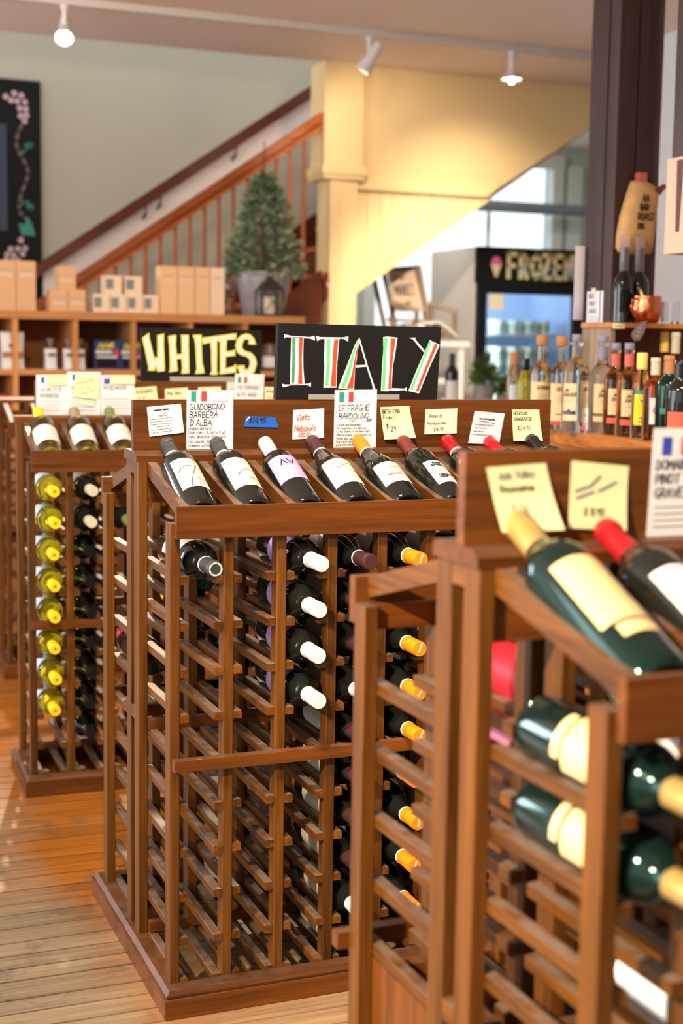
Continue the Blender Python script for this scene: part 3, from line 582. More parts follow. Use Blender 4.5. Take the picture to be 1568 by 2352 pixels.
def arc(cx, cy, r, a0, a1, n=14): return [(cx+r*math.cos(math.radians(a0+(a1-a0)*i/n)), cy+r*math.sin(math.radians(a0+(a1-a0)*i/n))) for i in range(n+1)]
def fine(x, y, n, wd, dy=0.0042): 
    return [[(x, y-i*dy), (x+wd*R_.uniform(0.6, 1), y-i*dy)] for i in range(n)]
a1 = [(INKB, 0.0015, [[(-0.034, 0.118), (-0.024, 0.131), (-0.010, 0.138), (0.006, 0.137), (0.020, 0.130), (0.034, 0.117)], [(0.008, 0.166), (0.0115, 0.156), (0.011, 0.146), (0.004, 0.128), (-0.006, 0.103), (-0.014, 0.078), (-0.020, 0.058)]]), (INKG, 0.0009, strokes('GUIDOBONO', 0.0, 0.088, 0.004)+fine(0.0, 0.083, 3, 0.024))]
a2 = [(INKB, 0.0015, [[(-0.004, 0.166), (0.012, 0.156), (0.026, 0.142), (0.036, 0.128)], [(-0.022, 0.094), (-0.014, 0.108), (-0.002, 0.119), (0.014, 0.124), (0.032, 0.122)]]), (INKG, 0.0009, strokes('GUIDOBONO', -0.004, 0.084, 0.004)+fine(-0.004, 0.079, 3, 0.028))]
a3 = [(INKB, 0.0028, [[(-0.022, 0.139), (-0.016, 0.158), (-0.009, 0.141)], [(-0.006, 0.158), (0.002, 0.14), (0.009, 0.158)]]), (WHITE, 0.0014, strokes('ALVERDI', -0.022, 0.123, 0.0075)), (WHITE, 0.0009, strokes('MONTEPULCIANO', -0.022, 0.113, 0.0045)+strokes('D ABRUZZO', -0.022, 0.105, 0.0045)+strokes('2019', -0.022, 0.088, 0.004))]
dots = []
for i in range(70):
    a = R_.uniform(0, 6.28); r = 0.016*math.sqrt(R_.uniform(0.05, 1)); x, y = -0.014+r*math.cos(a)*1.1, 0.12+r*math.sin(a); dots.append([(x, y), (x+0.0016, y+0.0012)])
a4 = [(INKG, 0.0011, dots), (mat('print_olive', srgb(150, 160, 110), 0.7), 0.0018, [arc(0.03, 0.09, 0.045, 140, 85), [(0.006, 0.129), (0.016, 0.131)], [(0.016, 0.125), (0.03, 0.138)], [(0.02, 0.124), (0.036, 0.122)]]), (mat('print_gold', srgb(200, 160, 80), 0.5), 0.0016, strokes('V', 0.009, 0.101, 0.006)), (INKB, 0.001, strokes('ietti', 0.016, 0.101, 0.006)), (INKG, 0.0007, fine(0.0, 0.09, 4, 0.036))]
red = []
for k in range(4):
    for j in range(3): red.append(arc(0.016+j*0.0085, 0.122-k*0.0135, 0.004, 0, 330, 8)); red.append([(0.013+j*0.0085, 0.118-k*0.0135), (0.019+j*0.0085, 0.126-k*0.0135), (0.02+j*0.0085, 0.118-k*0.0135)])
a5 = [(INKG, 0.0009, strokes('LE FRAGHE', -0.026, 0.105, 0.006)), (CMR, 0.001, strokes('BARDOLINO', -0.026, 0.077, 0.0055)), (FRED, 0.0011, red)]
a6 = [(INKB, 0.0019, strokes('RUSSIZ', -0.018, 0.128, 0.0062)+strokes('SUPERIORE', -0.024, 0.119, 0.0062)), (INKB, 0.0017, strokes('CABERNET', -0.022, 0.077, 0.0058)+strokes('FRANC', -0.022, 0.069, 0.0058)), (INKG, 0.0007, fine(-0.024, 0.112, 7, 0.048)+fine(-0.024, 0.062, 2, 0.05))]
FULL = lambda m, v0=0.055, v1=0.166, ha=1.25: [(v0, v1, ha, m, 0)]
g = 'wine bottles leaning on the middle rack display'
bottle('bordeaux', GDARK, 'foil', CB, shown(RI, 0, 0.25), 'leftmost leaning bottle under the ITALY sign, black cap, cream label with crossing looped line', group=g, band=BAND, lab=[(0.056, 0.168, 1.08, LCREAM, 0)], art=('a1', a1))
bottle('bordeaux', GDARK, 'foil', CB, shown(RI, 1, 0.2), 'second leaning bottle under the ITALY sign, black cap, cream label with two separate curved lines', group=g, band=BAND, lab=[(0.056, 0.168, 1.1, LCREAM, 0)], art=('a2', a2))
bottle('bordeaux', GDARK, 'screw', CW, shown(RI, 2, 0.1), 'leaning dark bottle with white cap and scalloped lilac label on the middle rack display', group=g, band=CW, lab=[(0.082, 0.176, 1.2, LLILAC, 0.0012)], art=('a3', a3))
bottle('burgundy', GDARK, 'foil', CBR, shown(RI, 3, 0.15, dz=0.002), 'leaning bottle with brown capsule and cream label with dots and an olive twig', group=g, band=BAND, lab=[(0.05, 0.148, 1.15, LCREAM, 0)], art=('a4', a4))
bottle('burgundy', GDARK, 'screw', CO, shown(RI, 4, 0.15, dz=0.002), 'leaning bottle with orange screw cap and cream label with red scribbled figures', group=g, band=BAND, lab=[(0.05, 0.131, 1.1, LCREAM, 0)], art=('a5', a5))
bottle('bordeaux', GDARK, 'foil', CMR, shown(RI, 5, 0.3), 'leaning bottle with maroon capsule and white label with bold black lettering', group=g, lab=[(0.05, 0.142, 0.95, LWHITE, 0)], art=('a6', a6))
bottle('bordeaux', GDARK, 'foil', CR, shown(RI, 6, 0.2), 'leaning bottle with red capsule and white neck band, half hidden by the near rack', group=g, band=BAND, lab=FULL(LWHITE))
bottle('bordeaux', GDARK, 'screw', CR, shown(RI, 7, 0.2, dz=-0.004), 'leaning bottle with red ribbed screw cap in front of the lilac printed sheet', group=g, lab=FULL(LWHITE))
bottle('bordeaux', GDARK, 'foil', CBK, shown(RI, 8, 0.2), 'rightmost leaning bottle on the middle rack, glossy black capsule below the DELICIOUS note', group=g, lab=FULL(LWHITE))
g = 'bottles lying in the middle rack'
ringmark = (BAND, [(0.0035, [arc(0, 0, 0.0118, 12+i*52, 52+i*52, 5) for i in range(7)])])
bottle('bordeaux', GDARK, 'foil', CB, lying(RI, 0, 9, 0.3), 'lying bottle with black cap, alone in the left column of the middle rack', group=g, band=BAND, lab=FULL(LCREAM), capmarks=ringmark)
ordn = ['topmost', 'second from the top', 'third from the top', 'lowest']
for k, row in enumerate((9, 8, 7, 6)):
    bottle('bordeaux', GDARK, 'screw', CW, lying(RI, 2, row, 1.3+R_.uniform(-0.2, 0.2)), 'lying bottle with white cap and lilac label, %s of four' % ordn[k], group='white capped bottles lying in the middle rack', band=CW, lab=[(0.082, 0.176, 1.2, LLILAC, 0.0012)])
bottle('burgundy', GDARK, 'foil', CBR, lying(RI, 3, 9, 0.6, dx=-0.006), 'lying bottle with brown capsule and pale band, right of the topmost white cap', group=g, band=BAND, lab=[(0.05, 0.148, 1.15, LCREAM, 0)])
LV = ['on the lowest level', 'second level up', 'third level up', 'fourth level up', 'fifth level up', 'fifth level from the top', 'fourth level from the top', 'third level from the top', 'second level from the top', 'on the top level']
for row in (8, 7, 6, 5, 4, 3, 2, 1, 0):
    bottle('bordeaux', GDARK, 'screw' if row in (6, 1) else 'foil', CW if row in (6, 1) else CBR, lying(RI, 3, row, R_.uniform(0.8, 1.6), y=0.3 if row not in (6, 1) else 0.28, dx=-0.004), 'dark lying bottle left of the orange caps, %s' % LV[row], group=g, lab=FULL(LSAND))
for k, row in enumerate((9, 7, 6, 5, 4, 3, 2, 1)):
    mk = (LWHITE, [(0.0012, strokes('LE FRAGHE', -0.0125, -0.002, 0.0035))])
    bottle('burgundy', GDARK, 'screw', CO, lying(RI, 4, row, R_.uniform(0.9, 1.5), dx=R_.uniform(-0.006, 0.004)), 'lying bottle with orange screw cap, %s of the orange caps in the column' % ('topmost', 'second', 'third', 'fourth', 'fifth', 'sixth', 'seventh', 'lowest')[k], group='orange capped bottles lying in the middle rack', band=BAND, lab=[(0.05, 0.131, 1.1, LSAND, 0)], capmarks=mk)
bottle('burgundy', GDARK, 'foil', CCR, lying(RI, 4, 8, 1.0, y=0.3), 'dark lying bottle under the topmost orange cap, mostly hidden by the near rack', group=g, lab=FULL(LSAND))
for row in (9, 8, 7): bottle('bordeaux', GDARK, 'foil', CMR, lying(RI, 5, row, 1.0), 'dark lying bottle right of the orange caps, %s' % LV[row], group=g, lab=FULL(LSAND))
for c_, row, cm, gl, nm in ((0, 9, CGR, GDARK, 'green'), (0, 6, CR, GDARK, 'red'), (1, 7, CY, GDARK, 'yellow'), (1, 8, CR, GGREEN, 'dull red'), (2, 6, CBK, GDARK, 'black'), (2, 4, CBK, GGREEN, 'dark')):
    if nm == 'green': continue
    bottle('bordeaux', gl, 'foil', cm, lying(RI, c_, row, 1.5, back=True), 'bottle with %s capsule in the far half of the middle rack behind slats' % nm, group=g, lab=FULL(LSAND))
# whites rack
g = 'wine bottles leaning on the whites rack display'
bottle('bordeaux', GOLIV, 'foil', CY, shown(RWH, 0, 0.0), 'leaning white wine bottle with yellow capsule at the left end of the whites rack', group=g, lab=FULL(LWHITE, 0.045, 0.14, 1.3))
bottle('bordeaux', GOLIV, 'foil', CTN, shown(RWH, 1, 0.0), 'leaning dusty bottle with bronze capsule in the whites rack, second from its left end', group=g, lab=FULL(LWHITE, 0.045, 0.14, 1.3))
bottle('bordeaux', GOLIV, 'foil', CGR, shown(RWH, 2, 0.0), 'leaning dusty bottle with moss green capsule in the whites rack', group=g, lab=FULL(LWHITE, 0.045, 0.14, 1.3))
logo = (INKB, [(0.0014, [[(-0.006, 0.002), (0.0, -0.002), (0.005, 0.002)], [(-0.003, -0.004), (0.003, -0.003)], [(0.0, 0.004), (0.001, -0.004)]])])
for k, row in enumerate(range(9, 1, -1)):
    bottle('bordeaux', GYEL, 'foil', CY, lying(RWH, 0, row, R_.choice((0.45, 0.1, -0.25, 0.8))), 'lying white wine bottle with yellow cap, %s in its column' % ('topmost', 'second down', 'third down', 'fourth down', 'fourth up', 'third up', 'second up', 'lowest')[k], group='yellow capped bottles in the whites rack', lab=FULL(LBLUE, 0.075, 0.172, 1.15), capmarks=logo)
for row in (9, 8, 7, 6, 5, 4, 3, 2, 1):
    bottle('bordeaux', GDARK, 'screw', CCR if row > 7 else CBK, lying(RWH, 1, row, 1.2, y=0.268 if row > 7 else 0.32), 'lying bottle with %s right of the yellow caps, %s' % ('cream cap' if row > 7 else 'dark neck', LV[row]), group='dark bottles lying in the whites rack', lab=FULL(LSAND))
for row in (9, 8): bottle('bordeaux', GDARK, 'screw', CGR, lying(RWH, 2, row, 1.2), 'lying bottle with green screw cap behind the middle rack left end, %s of two' % ('upper' if row == 9 else 'lower'), group='green capped bottles in the whites rack', lab=FULL(LSAND))
# nearest rack
g = 'wine bottles leaning on the nearest rack display'
bottle('bordeaux', GGREEN, 'foil', CGD, shown(RF, 0, 0.35), 'large blurred leaning bottle with gold capsule and cream gold label at lower right', group=g, lab=[(0.068, 0.172, 1.3, LGOLD, 0), (0.046, 0.063, 0.95, LGOLD, 0)], scale=1.09)
bottle('bordeaux', GDARK, 'foil', CR, shown(RF, 1, 0.25), 'blurred leaning bottle with red capsule and white label at the right edge', group=g, lab=FULL(LWHITE, 0.04, 0.165, 1.15))
g = 'bottles lying in the nearest rack'
for row, nm in ((9, 'upper'), (8, 'lower')):
    bottle('bordeaux', GGREEN, 'foil', CGD, lying(RF, 0, row, 1.0), 'blurred lying dark bottle with cream label in the nearest rack, %s of the pair' % nm, group=g, lab=[(0.1, 0.176, 1.0, LGOLD, 0), (0.08, 0.094, 0.7, LGOLD, 0)], scale=1.04)
for row, nm in ((9, 'top'), (8, 'middle'), (6, 'low')):
    bottle('bordeaux', GDARK, 'foil', CGD, lying(RF, 1, row, 2.2), 'blurred dark lying bottle at the right edge of the nearest rack, %s one' % nm, group=g, lab=FULL(LWHITE))
bottle('bordeaux', GDARK, 'foil', CGY, lying(RF, 1, 9, -1.0, back=True), 'lying bottle with crimson label in the far half of the nearest rack', group=g, lab=FULL(LCRIM, 0.016, 0.175, 1.9))
bottle('bordeaux', GDARK, 'foil', CR, lying(RF, 1, 8, -1.0, back=True), 'lying bottle with pink label in the far half of the nearest rack', group=g, lab=FULL(LPINK, 0.03, 0.18, 1.9))

# ------------------------------------------------------------------ signs, cards and notes on the racks
def quad(q):
    (ax, az), (bx, bz), (cx, cz), (dx, dz) = q
    def f(u, v):   # u 0..1 left to right, v 0..1 top to bottom
        return ((ax*(1-u)+bx*u)*(1-v)+(dx*(1-u)+cx*u)*v, (az*(1-u)+bz*u)*(1-v)+(dz*(1-u)+cz*u)*v)
    return f
def card(R, q, y, m, label, cat, texts=(), curl=0.0, name='price_card', extra=None, group=None, skew=0.0):
    """thin sheet fixed flat at its top edge, lower edge lifted by curl; texts: (string, x, y, size, ink, pen) in fractions of the sheet"""
    f = quad(q); h = abs(q[0][1]-q[3][1]); wd = abs(q[1][0]-q[0][0])
    P = lambda u, v, d=0.0: R @ Vector((f(u, v)[0], y-d-curl*v*v*(0.6+0.8*u), f(u, v)[1]))
    mb = MB(); n, k = 4, 8; c0 = P(0.5, 0.0)
    vs = [P(i/n, j/k)-c0 for j in range(k+1) for i in range(n+1)]+[P(i/n, j/k, -0.0003)-c0 for j in range(k+1) for i in range(n+1)]
    s = (n+1)*(k+1); fs = []
    for j in range(k):
        for i in range(n):
            a = j*(n+1)+i; fs += [(a, a+n+1, a+n+2, a+1), (a+s, a+1+s, a+n+2+s, a+n+1+s)]
    for i in range(n): fs += [(i, i+1, i+1+s, i+s), (k*(n+1)+i, k*(n+1)+i+s, k*(n+1)+i+1+s, k*(n+1)+i+1)]
    for j in range(k): fs += [(j*(n+1), j*(n+1)+s, (j+1)*(n+1)+s, (j+1)*(n+1)), (j*(n+1)+n, (j+1)*(n+1)+n, (j+1)*(n+1)+n+s, j*(n+1)+n+s)]
    o = mb.add(vs, fs).obj(name, m, None, c0, smooth=True); tag(o, label, cat, group)
    S = lambda u, v: P(u/wd, -v/h, 0.0006)-c0
    if texts:
        t = MB()
        for s_, x, yy, size, ink, pen in texts:
            if isinstance(s_, str): pls = strokes(s_, x*wd, -yy*h, size*h, 0.08+skew, 0.05)
            else: pls = [[(px*wd, -py*h) for px, py in pl] for pl in s_]
            for pl in pls: ribbon(t, pl, pen, S, ink, 0.01)
        t.obj('handwriting', None, o)
    for nm, mm, pts in (extra or ()):
        mb = MB(); S2 = lambda u, v: P(u, v, 0.0005)-c0
        mb.add([S2(*p) for p in pts], [tuple(range(len(pts)))]); mb.obj(nm, mm, o)
    return o
def flag(x0, y0, x1, y1, cols, first=True):
    out = []; n = 3
    for i, c in enumerate(cols):
        if c is not None: a, b = x0+(x1-x0)*i/n, x0+(x1-x0)*(i+1)/n; out.append(('flag_stripe', c, [(a, y0), (b, y0), (b, y1), (a, y1)]))
    return out
IT3 = (FGREEN, None, FRED); FR3 = (FBLUE, None, FRED)
box_ = lambda x0, y0, x1, y1: [[(x0, y0), (x1, y0), (x1, y1), (x0, y1), (x0, y0)]]
YH = 0.3438
def sign(R, q, clip, label, letters, outline=None):
    f = quad(q); c0 = R @ Vector((*(lambda p: (p[0], 0.3545, p[1]))(f(0.5, 1.0)),)); T = lambda x, y, z: (R @ Vector((x, y, z)))-c0
    mb = MB(); vs = [T(x, 0.345, z) for x, z in q]+[T(x, 0.364, z) for x, z in q]
    mb.add(vs, [(0, 3, 2, 1), (4, 5, 6, 7), (0, 1, 5, 4), (1, 2, 6, 5), (2, 3, 7, 6), (3, 0, 4, 7)])
    o = mb.obj('chalkboard_sign', BLACKB, None, c0); tag(o, label, 'sign')
    dep = {'w': 0.0004, 'g': 0.0008, 'd': 0.0008, 'r': 0.0008}; mm = {'w': CHW_, 'g': CHG, 'd': CHD, 'r': CHR}
    if outline is None:
        mb = MB()
        for k, pts in letters: mb.add([T(x, 0.345-dep[k], z) for x, z in pts], [tuple(range(len(pts)))], mm[k])
        mb.obj('chalk_lettering', None, o)
    else:
        mb = MB()
        for pts in letters:
            mb.add([T(x, 0.3446, z) for x, z in pts], [tuple(range(len(pts)))], CHP)
            ribbon(mb, list(pts)+[pts[0]], outline, lambda x, z: T(x, 0.3442, z), CHY)
        mb.obj('chalk_lettering', None, o)
    (ax, az), (bx, bz) = clip
    mb = MB(); mb.add([T(*p) for p in ((ax, 0.3425, az), (bx, 0.3425, az), (bx, 0.3445, az), (ax, 0.3445, az), (ax, 0.3425, bz), (bx, 0.3425, bz), (bx, 0.3445, bz), (ax, 0.3445, bz))], [(0, 3, 2, 1), (4, 5, 6, 7), (0, 1, 5, 4), (1, 2, 6, 5), (2, 3, 7, 6), (3, 0, 4, 7)])
    mb.obj('metal_clip', METAL, o)
    return o
ITALY= [('w', [(0.3535, 1.3463), (0.3699, 1.3436), (0.4138, 1.3413), (0.4244, 1.3449), (0.4253, 1.334), (0.4138, 1.3383), (0.3983, 1.3384), (0.37, 1.34), (0.3571, 1.3404), (0.3544, 1.3367)]), ('w', [(0.37, 1.3406), (0.3989, 1.3405), (0.3985, 1.3049), (0.3991, 1.2747), (0.4024, 1.2389), (0.3686, 1.237), (0.3687, 1.2804), (0.3693, 1.3045)]), ('d', [(0.3723, 1.3392), (0.3802, 1.3389), (0.3797, 1.2805), (0.3782, 1.24), (0.3711, 1.2397), (0.3728, 1.2925)]), ('r', [(0.3886, 1.3391), (0.397, 1.3392), (0.395, 1.2928), (0.397, 1.2398), (0.3866, 1.2401), (0.3887, 1.2806), (0.3882, 1.3168)]), ('w', [(0.3499, 1.2393), (0.357, 1.2375), (0.4022, 1.2396), (0.4099, 1.2396), (0.4174, 1.2427), (0.4172, 1.2329), (0.41, 1.2366), (0.3699, 1.236), (0.3519, 1.2315)]), ('w', [(0.428, 1.344), (0.4372, 1.3417), (0.4804, 1.3418), (0.4923, 1.342), (0.5044, 1.3447), (0.5037, 1.3328), (0.4923, 1.339), (0.4385, 1.3375), (0.4305, 1.3325)]), ('w', [(0.4483, 1.3383), (0.4828, 1.3388), (0.4787, 1.2864), (0.4776, 1.2313), (0.4466, 1.231), (0.4485, 1.2812), (0.4471, 1.2873)]), ('g', [(0.4523, 1.3371), (0.4614, 1.3373), (0.461, 1.2813), (0.4581, 1.2362), (0.4508, 1.2349), (0.4531, 1.2812)]), ('r', [(0.4706, 1.3374), (0.4802, 1.3376), (0.4761, 1.2815), (0.4766, 1.2344), (0.4637, 1.2343), (0.4664, 1.2692), (0.4678, 1.3058)]), ('w', [(0.5288, 1.342), (0.5308, 1.3396), (0.5249, 1.2942), (0.5213, 1.2721), (0.5197, 1.2266), (0.5021, 1.2277), (0.4815, 1.2299), (0.5, 1.2756), (0.5191, 1.3247)]), ('g', [(0.5268, 1.3371), (0.5276, 1.3334), (0.5194, 1.3039), (0.5082, 1.2597), (0.4974, 1.2308), (0.4881, 1.2308), (0.5065, 1.2818), (0.5204, 1.3248)]), ('r', [(0.5258, 1.3224), (0.5276, 1.3163), (0.5218, 1.2819), (0.517, 1.2296), (0.5021, 1.2296), (0.5136, 1.2597), (0.5196, 1.2941)]), ('w', [(0.5278, 1.3402), (0.531, 1.3418), (0.5512, 1.2822), (0.5717, 1.2273), (0.565, 1.2273), (0.5628, 1.2391), (0.5486, 1.2785)]), ('w', [(0.5228, 1.2809), (0.5479, 1.2822), (0.5486, 1.2779), (0.5229, 1.276)]), ('w', [(0.5877, 1.3442), (0.5978, 1.3456), (0.6229, 1.3436), (0.6188, 1.3126), (0.6128, 1.2766), (0.6105, 1.2256), (0.6003, 1.2237), (0.5847, 1.2243), (0.5863, 1.2788), (0.5887, 1.3134)]), ('g', [(0.5884, 1.343), (0.5989, 1.3434), (0.5959, 1.3073), (0.5941, 1.2274), (0.5873, 1.2268), (0.5882, 1.2825)]), ('r', [(0.6067, 1.3415), (0.6182, 1.3416), (0.6123, 1.2976), (0.6083, 1.2287), (0.6022, 1.2287), (0.6052, 1.2827)]), ('w', [(0.6097, 1.2308), (0.6425, 1.2297), (0.6477, 1.2332), (0.6484, 1.2232), (0.6412, 1.2267), (0.6221, 1.2246), (0.6084, 1.225)]), ('w', [(0.7027, 1.3393), (0.728, 1.329), (0.7036, 1.2774), (0.6786, 1.2189), (0.6523, 1.2245), (0.6712, 1.2708)]), ('g', [(0.7007, 1.3368), (0.707, 1.3344), (0.6828, 1.2772), (0.6619, 1.2258), (0.6556, 1.2276), (0.6759, 1.2746)]), ('r', [(0.7154, 1.332), (0.7231, 1.3296), (0.702, 1.2836), (0.6771, 1.2227), (0.6709, 1.2245), (0.6938, 1.281)]), ('w', [(0.6512, 1.3434), (0.6674, 1.3446), (0.6661, 1.3424), (0.6696, 1.3375), (0.6909, 1.3154), (0.6882, 1.312), (0.6776, 1.3221), (0.6606, 1.3405)])]
WHITES= [[(0.416, 1.3393), (0.4352, 1.3539), (0.4359, 1.3389), (0.4511, 1.278), (0.4531, 1.2754), (0.4578, 1.2807), (0.4651, 1.2755), (0.4644, 1.3173), (0.4638, 1.3446), (0.4624, 1.3472), (0.4824, 1.3534), (0.4817, 1.3227), (0.4851, 1.2391), (0.4638, 1.2363), (0.4571, 1.2559), (0.4531, 1.248), (0.4544, 1.2402), (0.4345, 1.24), (0.4358, 1.2491), (0.4253, 1.2998)], [(0.4991, 1.3458), (0.5212, 1.3501), (0.5199, 1.3181), (0.5233, 1.288), (0.5428, 1.2909), (0.5413, 1.3446), (0.5386, 1.3498), (0.5615, 1.3508), (0.5616, 1.3187), (0.5639, 1.2326), (0.5416, 1.2311), (0.5443, 1.2489), (0.5415, 1.2784), (0.5226, 1.2762), (0.5267, 1.2395), (0.5019, 1.2353), (0.5046, 1.2485), (0.5025, 1.3178)], [(0.5778, 1.3505), (0.6032, 1.3522), (0.604, 1.3193), (0.6063, 1.2666), (0.6139, 1.2336), (0.5863, 1.2308), (0.591, 1.244), (0.5867, 1.3191), (0.5839, 1.3374)], [(0.6088, 1.3424), (0.7183, 1.3582), (0.717, 1.3396), (0.7149, 1.3422), (0.6867, 1.3404), (0.6849, 1.3006), (0.7055, 1.3022), (0.7138, 1.307), (0.7146, 1.2897), (0.6836, 1.286), (0.6824, 1.2449), (0.71, 1.2531), (0.7183, 1.2598), (0.7177, 1.2365), (0.666, 1.2301), (0.668, 1.2447), (0.6668, 1.3348), (0.6545, 1.3346), (0.6543, 1.2419), (0.6564, 1.2287), (0.6352, 1.2285), (0.6406, 1.2392), (0.6382, 1.3013), (0.6354, 1.3317), (0.6109, 1.3247)], [(0.7608, 1.327), (0.7831, 1.326), (0.7774, 1.3432), (0.7661, 1.355), (0.7522, 1.3581), (0.737, 1.3532), (0.7232, 1.3397), (0.7178, 1.321), (0.7221, 1.3025), (0.7347, 1.292), (0.7555, 1.2869), (0.7654, 1.2764), (0.7669, 1.263), (0.7614, 1.2469), (0.7517, 1.2428), (0.7447, 1.2468), (0.7474, 1.2548), (0.7446, 1.2568), (0.7238, 1.2552), (0.7337, 1.2306), (0.7477, 1.2227), (0.7658, 1.2242), (0.7796, 1.2391), (0.7864, 1.2632), (0.782, 1.2832), (0.768, 1.2977), (0.7471, 1.3028), (0.7373, 1.3133), (0.7379, 1.3266), (0.744, 1.34), (0.7537, 1.3442), (0.7635, 1.339)]]
sign(RI, [(0.3413, 1.3703), (0.731, 1.3685), (0.7242, 1.2055), (0.337, 1.2055)], ((0.4117, 1.2055), (0.6295, 1.2165)), 'black chalk sign reading ITALY in green white and red letters', ITALY)
sign(RWH, [(0.4113, 1.3728), (0.8044, 1.3705), (0.8014, 1.2055), (0.4111, 1.2055)], ((0.5026, 1.2055), (0.7163, 1.22)), 'black chalk sign reading WHITES in pale letters outlined yellow', WHITES, 0.0038)
prn = lambda n, x0, x1, y0, dy: [[[(x0+R_.uniform(0, 0.06), y0+i*dy), (x1-R_.uniform(0, 0.12), y0+i*dy)]] for i in range(n)]
c1 = [('Guidobono Nebbiolo', 0.2, 0.16, 0.055, INKB, 0.0009), ('2018', 0.45, 0.28, 0.045, INKG, 0.0006), ('Piedmont, Italy', 0.32, 0.36, 0.045, INKG, 0.0006), ('full bodied red with hints of dark fruits,', 0.05, 0.45, 0.04, INKG, 0.0005), ('floral notes leather, and tobacco. A bit', 0.05, 0.54, 0.04, INKG, 0.0005), ('of pepper on the palate with medium', 0.07, 0.63, 0.04, INKG, 0.0005), ('tannins and nice acidity', 0.22, 0.72, 0.04, INKG, 0.0005), ('Pair with hard cheeses, tomato sauces', 0.05, 0.81, 0.04, INKG, 0.0005), ('garlic, pizza and butternut squash', 0.1, 0.9, 0.04, INKG, 0.0005)]
card(RI, [(0.0491, 1.189), (0.1227, 1.1963), (0.1295, 1.1352), (0.0547, 1.1266)], YH, PAPER, 'small tilted white printed slip at the left end of the middle rack header', 'card', c1, 0.002)
c2 = [('GUIDOBONO', 0.06, 0.335, 0.105, INK, 0.0014), ('BARBERA', 0.06, 0.465, 0.105, INK, 0.0014), ("D'ALBA", 0.08, 0.595, 0.105, INK, 0.0014), ('Grapes Barbera', 0.04, 0.665, 0.052, INK, 0.0007), ('Dark cherry & berry fruit', 0.04, 0.735, 0.052, INK, 0.0007), ('Very drinkable. Pairs with', 0.04, 0.81, 0.052, INK, 0.0007), ('red sauces, sausage and', 0.04, 0.885, 0.052, INK, 0.0007), ('cheeses and beef', 0.04, 0.955, 0.052, INK, 0.0007), (box_(0.56, 0.02, 0.88, 0.185), 0, 0, 0, INKG, 0.0006), (box_(0.09, 0.02, 0.42, 0.185), 0, 0, 0, INKG, 0.0004)]
card(RI, [(0.1359, 1.2249), (0.2393, 1.2252), (0.2392, 1.0985), (0.1353, 1.0985)], YH, PAPER, 'white card with Italian flag handwritten GUIDOBONO BARBERA', 'card', c2, 0.0, extra=flag(0.09, 0.02, 0.42, 0.185, IT3))
card(RI, [(0.2692, 1.169), (0.3349, 1.1673), (0.3422, 1.144), (0.2625, 1.1464)], YH-0.0004, TAPE, 'strip of blue masking tape marked 14.95 on the rack header', 'tape', [('$14.95', 0.12, 0.62, 0.5, INKB, 0.0017)], 0.001, 'price_tape', extra=[('torn_corner', PAPER, [(0.0, 0.55), (0.08, 0.0), (0.13, 0.12)])])
card(RI, [(0.3761, 1.1819), (0.449, 1.1856), (0.4484, 1.1205), (0.3748, 1.118)], YH, PAPER, 'white note with Vietti Nebbiolo 30.00 in orange marker', 'note', [('Vietti', 0.1, 0.36, 0.2, INKO, 0.0017), ('Nebbiolo', 0.06, 0.74, 0.2, INKO, 0.0017), ('$30.00', 0.18, 0.93, 0.13, INKO, 0.0015)], 0.0015, 'paper_note')
c4 = [('LE FRAGHE', 0.11, 0.36, 0.1, INK, 0.0013), ('BARDOLINO', 0.11, 0.5, 0.1, INK, 0.0013), ('2018', 0.76, 0.55, 0.045, INKB, 0.0011), ('Grapes', 0.35, 0.545, 0.04, INKGR, 0.0007), ('Corvina and Rondinella', 0.06, 0.625, 0.042, INK, 0.0006), ('An inexpensive introduction', 0.06, 0.68, 0.042, INK, 0.0006), ('to the blends of northern Italy', 0.06, 0.74, 0.042, INK, 0.0006), ('Medium bodied. From Verona, of', 0.06, 0.8, 0.042, INK, 0.0006), ('Romeo and Juliet.', 0.06, 0.86, 0.042, INK, 0.0006), ('Pairs with light', 0.06, 0.915, 0.042, INK, 0.0006), ('pork and cheese', 0.06, 0.97, 0.042, INK, 0.0006), (box_(0.58, 0.04, 0.9, 0.205), 0, 0, 0, INKG, 0.0006), (box_(0.11, 0.04, 0.44, 0.205), 0, 0, 0, INKG, 0.0004)]
card(RI, [(0.4727, 1.2259), (0.5742, 1.2272), (0.5736, 1.0985), (0.4717, 1.0985)], YH-0.0015, PAPER, 'white card with Italian flag handwritten LE FRAGHE BARDOLINO 2018', 'card', c4, 0.0, extra=flag(0.11, 0.04, 0.44, 0.205, IT3))
card(RI, [(0.5835, 1.1879), (0.6552, 1.1906), (0.6655, 1.1195), (0.5924, 1.1158)], YH, NOTE, 'curled yellow sticky note reading BEST CAB Franc 29', 'note', [('BESt CAB', 0.06, 0.2, 0.12, INKB, 0.0015), ('Franc !', 0.06, 0.38, 0.12, INKB, 0.0014), ('$', 0.12, 0.68, 0.15, INKB, 0.0015), ('29', 0.26, 0.76, 0.14, INKB, 0.0015)], 0.012, 'sticky_note')
card(RI, [(0.6956, 1.1827), (0.7759, 1.185), (0.7741, 1.1281), (0.6937, 1.1262)], YH, CREAM, 'cream note reading Rosso di Montepulciano 16.95', 'note', [('Rosso di', 0.12, 0.34, 0.14, INKB, 0.0009), ('Montepulciano', 0.06, 0.62, 0.13, INKB, 0.0009), ('$16.95', 0.28, 0.88, 0.14, INKB, 0.0009)], 0.002, 'paper_note')
